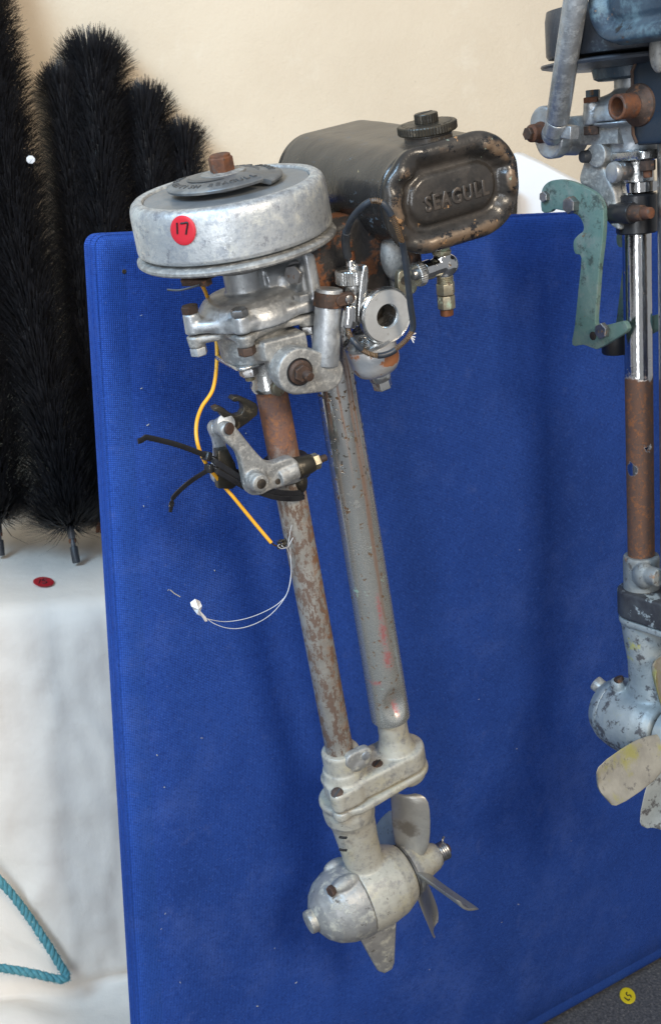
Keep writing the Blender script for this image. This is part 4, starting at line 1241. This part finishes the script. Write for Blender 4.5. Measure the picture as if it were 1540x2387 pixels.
brush(bw(236, 1287), on_wall(150, 215, .07), .043, "narrow dark brush half hidden between the far left brush and the tallest brush", 17000, ferrule=False, seed=3)
brush(bw(292, 1272), on_wall(221, 165, .06), .058, "tallest upright black brush with a rusty wire tip, in the middle of the row", 21000, seed=4)
brush(bw(425, 1262), on_wall(336, 268, .06), .050, "shorter black brush with an orange rusty stem right of the tallest brush", 15000, seed=5)
brush(bw(540, 1256), on_wall(424, 340, .06), .043, "shortest black brush, rightmost of the row, its top just above the flywheel", 11000, seed=6)
g = G()
p = on_wall(72, 372, .258)
g.prism([(.0065*math.cos(R(45*i+20)), .0060*math.sin(R(45*i+20))) for i in range(8)], p, TD, Z, -TN*.001, .0002)
tag(part("paper_tag", g, m_white_tag), "tiny white paper tag caught between the two leftmost tall brushes", "tag")

# ------------------------------------------------------------------ teal rope
m_rope = mat("teal_rope_fibre", (.060, .225, .275), (.10, .300, .340), 150, .9, 0, [dict(c=(.24, .38, .33), n=(220, 4, .7), lo=.58, hi=.70, amt=.7)], [(700, 3, .0008)])
def rp(x, y, d): return hit(x, y, TF - TN*d, TN)
rpts = smooth([rp(-120, 1960, .03), rp(-40, 2015, .035), rp(20, 2075, .045), rp(70, 2140, .05), rp(110, 2200, .06), rp(140, 2248, .065), rp(154, 2272, .07), rp(150, 2283, .075), rp(120, 2279, .075), rp(70, 2268, .075), rp(20, 2259, .075), rp(-60, 2250, .08), rp(-140, 2248, .09)], 10)
rt = empty("teal_rope", Matrix.Translation(rpts[40]))
tag(rt, "loop of faded teal rope hanging in front of the white sheet near the floor", "rope")
Lr = 0
dist = [0]
for i in range(1, len(rpts)): dist.append(dist[-1]+(rpts[i]-rpts[i-1]).length)
for k in range(3):
    out = []
    for i in range(len(rpts)-1):
        a, b = rpts[i], rpts[i+1]
        t = (b-a).normalized(); x, y, z = basis(t, Z)
        for q in range(3):
            f_ = q/3
            d = dist[i]+(dist[i+1]-dist[i])*f_
            ph = d/.030*2*math.pi + k*2.0944
            out.append(a.lerp(b, f_) + (x*math.cos(ph)+y*math.sin(ph))*.0027 - rt.matrix_world.translation)
    g = G(); g.tube(out, [.0035+.0009*mnoise.noise(p*130) for p in out], 9)
    part("strand", g, m_rope, rt)
fz_g = G()
for i in range(1500):
    j = random.randrange(len(rpts)-1)
    p = rpts[j].lerp(rpts[j+1], random.random()) - rt.matrix_world.translation
    d = Vector((random.gauss(0, 1), random.gauss(0, 1), random.gauss(0, 1))).normalized()
    fz_g.tube([p+d*.0042, p+d*random.uniform(.0062, .0090)+Vector((random.gauss(0, .001), 0, random.gauss(0, .001)))], .00022, 3)
part("rope_fuzz", fz_g, m_rope, rt, kind="stuff")

# ------------------------------------------------------------------ stickers
def on_fly(x, y, off=0.0):
    "point of the flywheel side seen at a pixel"
    r = (M.inv.to_3x3() @ ray(x, y)); o = M.inv @ CAMP
    rad = .0766 + off
    ox, oy = o.x-PX, o.y
    a = r.x**2+r.y**2; b = 2*(ox*r.x+oy*r.y); c = ox*ox+oy*oy-rad*rad
    s = (-b-math.sqrt(b*b-4*a*c))/(2*a)
    return M.m @ (o + r*s)
def on_floor(x, y, off=0.0): return hit(x, y, Vector((0, 0, off)), Vector((0, 0, 1)))
def on_cloth(x, y, off=0.0): return hit(x, y, Vector((0, 0, TH+.0022+off)), Vector((0, 0, 1)))
def sticker(fn, cx, cy, rx, ry, tilt, m, strokes, w, label, group, off=.0004):
    c = fn(cx, cy, off)
    root = empty("round_sticker", Matrix.Translation(c))
    tag(root, label, "sticker", group)
    g = G(); bm = g.bm
    rows = []
    for j, (k, of) in enumerate(((1.0, -.0015), (1.0, off), (.97, off+.0002), (.7, off+.0002), (.4, off+.0002), (.1, off+.0002))):
        rows.append([fn(cx+(rx*k*math.cos(a)*math.cos(tilt)-ry*k*math.sin(a)*math.sin(tilt)), cy+(rx*k*math.cos(a)*math.sin(tilt)+ry*k*math.sin(a)*math.cos(tilt)), of)-c for a in [2*math.pi*i/40 for i in range(40)]])
    g.rings(rows)
    part("disc", g, m, root, ang=50)
    for st in strokes:
        pts = smooth([fn(x, y, off+.0003)-c for x, y in st], 6) if len(st) > 2 else [fn(st[0][0]+(st[1][0]-st[0][0])*i/6, st[0][1]+(st[1][1]-st[0][1])*i/6, off+.0003)-c for i in range(7)]
        g = G(); g.tube(pts, w, 8); part("digit_stroke", g, m_ink, root)
sticker(on_fly, 427, 537, 29.5, 35.5, R(-12), m_red, [[(413, 519), (414, 545)], [(421, 521), (429, 520), (437, 519), (437, 527), (435, 537), (434, 546)]], .0007,
        "bright red round sticker marked 17 on the side of the flywheel", "red lot number stickers")
sticker(on_cloth, 102, 1356, 24.5, 11.5, R(2), m_red2, [[(94.5, 1351), (91.5, 1360)], [(110, 1350), (103, 1350), (99, 1353), (106, 1354.5), (110, 1357.5), (105, 1360), (99, 1359)]], .0008,
        "dark red round sticker marked 15 on the white sheet by the brush stem", "red lot number stickers")
sticker(on_floor, 1461.5, 2321, 17, 20.5, R(-38), m_yel, [[(1460, 2313), (1458.5, 2317), (1462, 2321), (1466, 2319.5), (1469, 2322), (1470, 2325)], [(1454, 2325), (1463, 2332.5)], [(1463, 2332.5), (1466, 2329)]], .0009,
        "yellow round sticker marked 57 on the grey carpet under the panel", None, .0016)

# ------------------------------------------------------------------ cable ties and the tag on its nylon line
def tie(head, band, tail, label, w=.0048):
    c = M.m @ head[0]
    root = empty("cable_tie", Matrix.Translation(c))
    tag(root, label, "cable tie", "black cable ties round the motor bracket")
    def LW(p): return (M.m @ p) - c
    up = M.m.to_3x3() @ Vector((.10, 0, 1))
    pts = smooth(band, 8)
    g = G(); g.strap([LW(p) for p in pts], w, .0013, up); part("strap", g, m_tie, root, ang=15)
    d = (head[1]-head[0]).normalized()
    g = G(); 
    dw = M.m.to_3x3() @ d
    x, y, z = basis(dw, up)
    h0 = LW(head[0])
    g.obox(h0 - x*.0035 - y*.003, x*.0070, y*.006, z*.0060, .0008); part("head", g, m_tie, root)
    t = smooth(tail, 6)
    g = G(); g.strap([LW(p) for p in t], w*.92, .0011, up); part("tail", g, m_tie, root, ang=15)
h1 = M(487, 1066, .016); 
tie((h1, M(480, 1062, .018)), [M(487, 1066, .016), M(505, 1078, .020), M(535, 1098, .022), M(570, 1120, .020), M(600, 1134, .020), M(640, 1146, .0215), M(680, 1150, .0205), M(706, 1146, .011), M(712, 1138, -.004), M(700, 1128, -.016), M(650, 1122, -.022), M(600, 1118, -.018), M(540, 1095, -.006), M(500, 1072, .004), M(487, 1066, .010)],
    [M(484, 1064, .018), M(440, 1046, .024), M(400, 1033, .028), M(345, 1020, .032), M(337, 1022, .033), M(330, 1026, .034), M(322, 1029, .035)], "upper black cable tie on the bracket, its long flat tail pointing left")
h2 = M(492, 1091, .018)
tie((h2, M(485, 1092, .020)), [M(492, 1091, .018), M(510, 1100, .022), M(540, 1118, .023), M(575, 1138, .021), M(610, 1150, .020), M(645, 1160, .0220), M(682, 1163, .0210), M(708, 1158, .011), M(713, 1150, -.004), M(700, 1142, -.016), M(650, 1136, -.022), M(600, 1130, -.018), M(545, 1110, -.006), M(505, 1095, .004), M(492, 1091, .012)],
    [M(488, 1094, .020), M(450, 1118, .022), M(425, 1138, .024), M(404, 1160, .026), M(401, 1170, .027), M(399, 1182, .027), M(397, 1194, .028)], "lower black cable tie on the bracket, its kinked tail hanging down left", .0044)
c = M.m @ M(660, 1275, .016)
root = empty("string_tag", Matrix.Translation(c))
tag(root, "torn white paper tag on a looped nylon line tied to the rusty shaft tube", "tag")
def LW(p): return (M.m @ p) - c
for pth in (((659, 1266, .0165), (657, 1272, .019), (663, 1277, .019), (670, 1280, .017), (677, 1305, .016), (679, 1335, .016), (675, 1365, .018), (665, 1390, .02), (640, 1413, .022), (600, 1433, .024), (560, 1445, .026), (520, 1449, .028), (485, 1443, .030)),
            ((676, 1276, .016), (678, 1310, .017), (678, 1340, .018), (670, 1380, .021), (652, 1410, .024), (625, 1437, .027), (590, 1456, .030), (555, 1465, .032), (525, 1463, .033), (498, 1453, .032), (482, 1441, .030)),
            ((671, 1273, .0175), (673, 1260, .0175), (677, 1236, .017), (680, 1224, .0165)),
            ((671, 1276, .0175), (676, 1266, .0175), (683, 1253, .0165)),
            ((671, 1274, .0175), (660, 1279, .020), (650, 1276, .020), (649, 1270, .019), (660, 1267, .0175))):
    g = G(); g.tube(smooth([LW(M(*q)) for q in pth], 7), .00033, 5); part("nylon_line", g, m_mono, root)
g = G()
a = [LW(M(*q)) for q in ((444, 1404, .030), (455, 1396, .033), (466, 1401, .028), (471, 1413, .034), (467, 1427, .029), (480, 1438, .033), (484, 1448, .030), (478, 1449, .033), (470, 1437, .030), (460, 1432, .034), (452, 1422, .029), (446, 1413, .033))]
cen = LW(M(463, 1420, .038))
bm = g.bm
vs = [bm.verts.new(p) for p in a]; vc = bm.verts.new(cen); vc2 = bm.verts.new(cen - (M.m.to_3x3() @ Vector((0, -.010, 0))))
for i in range(len(vs)):
    bm.faces.new((vs[i-1], vs[i], vc)); bm.faces.new((vs[i], vs[i-1], vc2))
part("torn_paper", g, m_white_tag, root, ang=10)
# ------------------------------------------------------------------ second motor, cut by the right edge
m2 = empty("outboard_motor", K.m)
tag(m2, "dark upright outboard motor with rusted shaft and green clamp bracket at the right edge", "outboard motor", "old outboard motors hung on the blue panel")
def Q(name, g, m, **k): return part(name, g, m, m2, **k)
def kz(y): return K(1483+(y-545)*10/731, y, 0).z
zr = kz(875)
def kspots(*l): return [(tuple(K(x, y, .013)), r) for x, y, r in l]
m_rusttube2 = mat("rust_over_chrome_tube", (.62, .62, .62), (.56, .56, .56), 40, .09, 1.0, [
    dict(c=(.12, .075, .045), n=(150, 4, .6), lo=.67, hi=.69, r=.8, m=0.0),
    dict(c=(.13, .07, .042), n=(190, 6, .72), axis=('Z', zr+.02, zr-.01, .06), lo=.56, hi=.62, r=.8, m=0.0),
    dict(c=(.150, .068, .037), c2=(.075, .050, .042), n=(34, 4, .55), axis=('Z', zr, zr-.004, .055), r=.8, m=.05, h=.0005),
    dict(c=(.23, .088, .032), n=(75, 7, .75), axis=('Z', zr-.004, zr-.008, .055), lo=.50, hi=.62, r=.85, m=0.0, amt=.85),
    dict(c=(.060, .048, .046), n=(120, 7, .75), axis=('Z', zr-.004, zr-.008, .055), lo=.52, hi=.63, r=.7, m=.1, amt=.8),
    dict(c=(.60, .60, .60), n=(90, 4, .6), r=.1, m=1.0, amp=2.2, soft=.12, spots=kspots((1508, 1054, (.010, .02, .011)), (1471, 1095, (.007, .02, .007))))], [(300, 5, .0002)])
zb = kz(1300)
g = G(); g.cyl((0, 0, zb), (0, 0, kz(430)), .0137); Q("drive_tube", g, m_rusttube2)
xe = K(1576, 900, 0).x
g = G(); g.cyl((xe, 0, kz(1330)), (xe, 0, kz(180)), .0165); Q("exhaust_tube", g, m_steel)

# gearbox
zt = kz(1292)
g = G()
g.lathe([(.0180, 0), (.0188, .003), (.0188, .036), (.0195, .042), (.0210, .046)][::-1] and [(.0210, -.046), (.0195, -.042), (.0186, -.036), (.0186, -.004), (.0178, -.0005)], (0, 0, zt), Z)
g.ball((.014, -.013, zt-.016), (.012, .010, .014))
g.cyl((.020, -.012, zt-.014), (.034, -.012, zt-.014), .0095)
Q("tube_clamp", g, m_oldclamp, cast=.001, sm=3, )
g = G()
zf = kz(1368)
g.prism(hull([(0, 0, .0250), (xe, 0, .0235)]), (0, 0, zf-.0300), Xv, Yv, Z*.0300, .003)
Q("gearbox_flange", g, mat("blackened_flange", (.075, .080, .085), (.04, .04, .045), 40, .5, .2, [dict(c=(.30, .34, .35), n=(70, 6, .72), lo=.55, hi=.60, r=.5), dict(c=(.14, .09, .05), n=(50, 5, .7), lo=.62, hi=.70, r=.8)], [(220, 5, .0004)]))
g = G()
zc = K(1500, 1682, 0).z
g.prism(hull([(0, 0, .0240), (xe, 0, .0225)]), (0, 0, zf-.038), Xv, Yv, Z*.0072, .002)
legs = []
for f_, hx_, hy_, cx_ in ((0, .0235, .0220, .001), (.25, .0225, .0200, .003), (.5, .0205, .0180, .005), (.75, .0205, .0180, .006), (.9, .025, .021, .007), (1, .031, .026, .008)):
    u = (zf-.038)*(1-f_) + (zc+.028)*f_
    legs.append([V((cx_+hx_*math.cos(a), hy_*math.sin(a), u)) for a in [2*math.pi*i/40 for i in range(40)]])
g.rings(legs[::-1])
g.lathe([(.0385, -.034), (.0410, -.020), (.0415, 0), (.0410, .012), (.0380, .026), (.0340, .033), (.0320, .034)], (0, 0, zc), Xv, 48)
g.ball((-.022, -.016, zc+.040), (.009, .007, .010))
Q("gearbox_leg", g, m_oldgear, cast=.0012, sm=3)
g = G(); g.lathe([(.0380, -.0345), (.0370, -.040), (.0300, -.052), (.018, -.060), (.014, -.0615)], (0, 0, zc), Xv, 48)
Q("gearcase_nose", g, m_oldgear, cast=.0012, sm=3)
g = G(); g.cyl((-.055, -.004, zc+.022), (-.064, -.005, zc+.026), .0085); Q("oil_plug", g, m_paint)
g = G(); g.hexa((-.018, -.016, zc+.047), (-.4, -.2, 1), .0055, .005); Q("nose_bolt", g, m_rust_dark)
# propeller
hx2 = .048
pp = G(); pp.lathe([(.0310, -.0115), (.0300, -.004), (.0285, .006), (.0215, .014), (.0150, .024), (.012, .030)], (hx2, 0, zc), Xv, 48)
pr2 = Q("propeller", pp, m_oldgear)
def blade2(ang, tipk=1.0):
    a = R(ang)
    rad = V((0, -math.cos(a), math.sin(a))); tan = V((0, math.sin(a), math.cos(a)))
    rs = []; N = 30
    for r, ch, off, th in ((.020, .030, 0, .0050), (.030, .038, .0, .0038), (.044, .045, .0, .0030), (.062, .047, 0, .0026), (.080, .046, 0, .0022), (.091, .042, 0, .0020), (.0945, .036, 0, .0016), (.0960, .022, 0, .0010)):
        pit = R(64)
        dirc = Xv*math.cos(pit) - tan*math.sin(pit); nrm = Xv*math.sin(pit) + tan*math.cos(pit)
        ring = []
        for i in range(N):
            q = 2*math.pi*i/N
            c = math.cos(q); s_ = math.sin(q); c = math.copysign(abs(c)**.6, c)
            ring.append(V((hx2, 0, zc)) + rad*r*tipk + dirc*(ch*.5*c) + nrm*(th*s_*(1-.3*c*c) + .004*(c*c-.5)*(r/.06)))
        rs.append(ring)
    return rs
for an, mm in ((-7, m_oldblade), (-68, m_oldgear), (70, m_oldblade), (156, m_oldblade), (228, m_oldblade)):
    g = G(); g.rings(blade2(an, 1.24 if an == -7 else 1.06)); part("propeller_blade", g, mm, pr2, ang=70)
g = G()
for i, ch in enumerate("40 PLUS"):
    if ch == ' ': continue
    a = R(150 - i*13)
    rr_ = .0255
    c_ = V((hx2+.0087, rr_*-math.cos(math.pi-a), zc+rr_*math.sin(a)))
    rd = V((0, math.cos(a), math.sin(a))); ey = (rd - Xv*.6).normalized(); ex = V((0, math.sin(a), -math.cos(a)))
    g.text(ch, .0105, c_+rd*.0008, ex, ey, .0004)
part("hub_lettering", g, m_oldgear, pr2)

# sleeve, collars
g = G(); g.lathe([(.0180, kz(543)), (.0193, kz(540)), (.0196, kz(500)), (.0196, kz(455)), (.0180, kz(451))], (0, 0, 0), Z); bs_ = Q("clamp_sleeve", g, m_blacksleeve)
g = G(); a = K(1440, 497, .020); b = K(1466, 503, .020); dx = V((1, 0, 0))
p = V((a.x-.006, -.0205, a.z))
g.cyl(p, p+dx*.024, .0105, .0100, .001); part("sleeve_boss", g, m_blacksleeve, bs_)
g = G(); g.cyl(p+dx*.023, p+dx*.037, .0078, .0072); part("sleeve_bolt", g, m_rust_dark, bs_)
g = G(); g.cyl(p+dx*.0365, p+dx*.046, .0058, .0052); part("bolt_end", g, m_rust, bs_)
g = G(); g.lathe([(.0120, kz(452)), (.0130, kz(448)), (.0168, kz(446)), (.0170, kz(440)), (.0170, kz(424)), (.0160, kz(422))], (.004, 0, 0), Z); Q("chrome_collar", g, m_chrome)
g = G(); g.lathe([(.0160, kz(424)), (.0158, kz(376)), (.018, kz(372))], (.001, 0, 0), Z); Q("chrome_neck", g, m_chrome_worn)
g = G(); g.prism(hull([(-.018, -.012, .010), (.020, -.012, .010), (.02, .016, .01), (-.018, .016, .01)]), (0, 0, kz(372)), Xv, Yv, Z*(kz(349)-kz(372)), .0015); Q("chrome_plate", g, m_chrome_worn)
p = K(1462, 398, .016)
g = G(); g.cyl(p, p+V((-.002, -.014, 0)), .0085); tn_ = Q("thumb_nut", g, m_steel)
g = G(); g.cyl(p+V((-.002, -.013, 0)), p+V((-.003, -.019, 0)), .0098, .0092, .001); part("nut_face", g, m_alu, tn_)
p = K(1508, 374, .015); g = G(); g.hexa(p, -Z, .0075, .0090); rn = Q("rusty_nut", g, m_rust_dark)
g = G(); g.cyl(p, p-Z*.015, .0042); part("stud", g, m_rust, rn)

# clamp casting and green bracket plates
g = G()
oc = [K(*q, .020) for q in ((1372, 352), (1380, 341), (1394, 338), (1408, 343), (1413, 360), (1412, 380), (1420, 400), (1432, 428), (1442, 452), (1446, 490), (1452, 532), (1438, 530), (1422, 515), (1405, 500), (1402, 466), (1384, 444), (1362, 430), (1358, 410), (1368, 376))]
g.prism([(v.x, v.y) for v in smooth([(p.x, p.z, 0) for p in oc], 3, True)], (0, -.026, 0), Xv, Z, Yv*.020, .003)
g.cyl(K(1388, 362, .030), K(1388, 362, .030)+Yv*.030, .0115)
g.prism([(v.x, v.y) for v in smooth([(p.x+.012, p.z+.004, 0) for p in oc[:8]]+[(oc[8].x, oc[8].z, 0)], 3, True)], (0, -.002, 0), Xv, Z, Yv*.010, .003)
Q("clamp_casting", g, m_alu_dull, cast=.0011, sm=3)
p = K(1375, 364, .028); g = G(); g.cyl((p.x-.002, -.027, p.z), (p.x-.004, -.036, p.z), .0062, .0055, .0012); Q("pivot_pin", g, m_rubber)
gp = [(1261, 492), (1260, 452), (1266, 434), (1281, 422), (1304, 419), (1331, 424), (1363, 438), (1386, 452), (1399, 470), (1405, 497), (1403, 554), (1395, 622), (1390, 690), (1386, 752), (1397, 760), (1424, 755), (1449, 749), (1458, 757), (1459, 772), (1428, 793), (1395, 812), (1383, 813), (1358, 804), (1332, 804), (1338, 758), (1347, 667), (1353, 601), (1340, 592), (1335, 579), (1336, 560), (1347, 547), (1357, 539), (1358, 524), (1347, 504), (1327, 495), (1304, 490), (1288, 488), (1279, 495)]
tg = .036
def plate(t, th):
    pts = [K(v.x, v.y, t) for v in smooth([(x, y, 0) for x, y in gp], 3, True)]
    g = G()
    g.prism([(p.x, p.z) for p in pts], (0, -t, 0), Xv, Z, Yv*th, .0008)
    return g
g1 = Q("bracket_plate", plate(tg, .006), m_green)
o = g1.copy(); COL.objects.link(o); o.location = (0.004, .056, 0.0)
for x, y, r, h in ((1272, 458, .0055, .005), (1336, 477, .0082, .008), (1407, 770, .0078, .006)):
    p = K(x, y, tg); p.y = -tg
    g = G(); g.hexa(p, -Yv, r, h, rot=.4); part("bracket_bolt", g, m_steel, m2)
p = K(1381, 783, tg); g = G(); g.lathe([(.0042, 0), (.0042, .0004), (.003, .0006)], (p.x, -tg, p.z), -Yv, 20); Q("bracket_hole", g, m_hole)
g = G(); a = K(1430, 768, 0); b = K(1430, 826, 0)
g.lathe([(.0125, b.z), (.0140, b.z+.002), (.0140, a.z), (.0125, a.z+.001)], (a.x-.002, .004, 0), Z, 28); Q("tube_rest", g, m_blacksleeve)
# crankcase, tiller and silencer
PX2 = -.004
g = G()
g.lathe([(.0160, kz(120)), (.0158, kz(205)), (.020, kz(212)), (.030, kz(220)), (.038, kz(240)), (.0415, kz(262)), (.0415, kz(276))][::-1], (PX2, 0, 0), Z, 48)
for lx, ly in ((-.044, -.004), (-.018, -.0345), (.034, -.030)):
    g.cyl((PX2+lx, ly, kz(282)), (PX2+lx, ly, kz(228)), .0074, .0070)
    g.prism(hull([(PX2+lx, ly, .008), (PX2, 0, .033)]), (0, 0, kz(280)), Xv, Yv, Z*.012, .003)
Q("crankcase", g, m_alu, cast=.0011, sm=4)
g = G(); g.lathe([(.0225, kz(352)), (.0235, kz(330)), (.030, kz(292)), (.040, kz(284)), (.0405, kz(278))], (PX2, 0, 0), Z, 48); Q("lower_crankcase", g, m_alu, cast=.0011)
for k, (lx, ly) in enumerate(((-.044, -.004), (-.018, -.0345))):
    g = G(); g.hexa((PX2+lx, ly, kz(230)), Z, .0070, .005 if k else .012); Q("case_bolt", g, m_rust if k else m_oldtank)
    g = G(); g.hexa((PX2+lx, ly, kz(284)), -Z, .0075, .008); Q("case_nut", g, m_rust_dark)
ta = .030
a, b, c_, d_ = K(1318, 272, ta), K(1440, 262, ta), K(1438, 336, ta), K(1318, 340, ta)
g = G(); g.prism([(p.x, p.z) for p in (a, b, c_, d_)], (0, -ta, 0), Xv, Z, Yv*.014, .0015); Q("tiller_arm", g, m_alu_dull)
tcn = K(1262, 306, .055)
g = G()
g.prism(hull([(tcn.x, tcn.z+.006, .0170), (tcn.x+.008, tcn.z-.008, .0180)]), (0, -.055, 0), Xv, Z, Yv*.014, .002)
g.cyl((tcn.x+.008, -.042, tcn.z-.006), (tcn.x+.010, -.018, tcn.z-.008), .0175)
Q("tiller_boss", g, m_alu, cast=.0011, sm=3)
g = G(); g.lathe([(.0100, 0), (.0100, .002), (.0085, .006), (.0082, .013), (.006, .015)], (tcn.x-.001, -.055, tcn.z-.001), -Yv, 24); kb = Q("tiller_bolt", g, m_rust)
g = G(); g.hexa((tcn.x-.001, -.069, tcn.z-.001), -Yv, .0062, .005); part("bolt_nut", g, m_rust_dark, kb)
b1_ = K(1345, -30, .102); b2_ = K(1298, 280, .066)
g = G(); g.cyl(b2_, b1_, .0106, .0104, .001); Q("tiller_tube", g, m_alu, ang=50)
g = G(); g.cyl(K(1288, 312, .062), b2_, .0098, .0102, .001); g.ball(K(1287, 312, .058), (.011, .010, .011)); Q("tiller_socket", g, m_alu, cast=.001, sm=2)
p = K(1322, 304, .060); g = G(); g.obox(p+V((-.006, -.004, -.006)), V((.012, 0, -.002)), V((.002, 0, .011)), Yv*.012, .001); Q("tiller_stop", g, m_alu)
# silencer box with its stub
sx = K(1474, 240, .034).x; s0_ = K(1474, 340, .034).z; s1_ = K(1474, 138, .034).z
g = G(); g.prism([(sx+.006, s1_), (sx+.15, s1_+.012), (sx+.15, s0_), (sx+.006, s0_), (sx, s0_+.008), (sx, s1_-.010)], (0, -.036, 0), Xv, Z, Yv*.066, .003); sb = Q("silencer_box", g, m_silencer)
g = G(); g.tube([V((sx+.006, -.0366, s0_+.002)), V((sx+.002, -.0366, s0_+.010)), V((sx+.002, -.0366, s1_-.010)), V((sx+.008, -.0366, s1_))], .0016, 8); part("box_seam", g, m_rust_dark, sb)
p = K(1488, 245, .036); p.y = -.036
g = G(); g.lathe([(.0185, 0), (.0180, .002), (.0140, .005), (.0112, .009)], p, -Yv, 32); part("pipe_flange", g, m_rust_dark, sb)
g = G(); g.pipe(p, p+V((-.002, -.027, 0)), .0110, .0080, .0008); part("outlet_pipe", g, m_rust, sb)
# flywheel and tank, seen from below
zf0 = kz(112)
g = G(); g.lathe([(.060, -.004), (.0745, -.003), (.0765, .0000), (.0766, .030), (.0750, .038), (.0650, .040)], (PX2, 0, zf0), Z, 80); fw2 = Q("flywheel", g, m_flyblack, ang=50)
g = G(); g.lathe([(.0200, -.0155), (.060, -.0155), (.0810, -.0110), (.0820, -.0090), (.0810, -.0075), (.070, -.0060)], (PX2, 0, zf0), Z, 80); part("flywheel_rim", g, m_flyblack, fw2)
g = G(); g.lathe([(.030, -.026), (.034, -.024), (.036, -.015), (.030, -.012)], (PX2, 0, zf0), Z, 40); part("magneto_plate", g, m_oldtank, fw2)
p = K(1398, 140, .030); g = G(); g.cyl(p, p+V((.020, .010, .004)), .0095, .010, .0015); g.cyl(p-V((.004, .002, .0008)), p, .0055); Q("condenser", g, m_flyblack)
tcx = K(1364, 30, .090).x + HW; tcz = K(1430, 106, .090).z + HH
off = V((tcx, 0, tcz)) - TC
def tr2(ins, t, wob=0.0): return [p+off for p in tank_ring(ins, t, wob)]
g = G()
g.rings([tr2(*q) for q in ((.030, -.0905), (.009, -.0895), (.001, -.0815), (0, -.03), (0, .0725), (-.0009, .0745), (.0006, .0780), (.0004, .0835, .0012), (.0012, .0870, .0022), (.0030, .0892, .0032), (.0085, .0893, .0034), (.0115, .0868, .0028), (.0165, .0830, .0010), (.0190, .0830), (.0225, .0852), (.0245, .0858), (.0400, .0858))])
Q("fuel_tank", g, m_oldtank, ang=60, dent=.0015)
p = K(1534, 118, .050); g = G(); g.ball(p, (.008, .008, .018)); Q("tap_body", g, m_alu_dull)
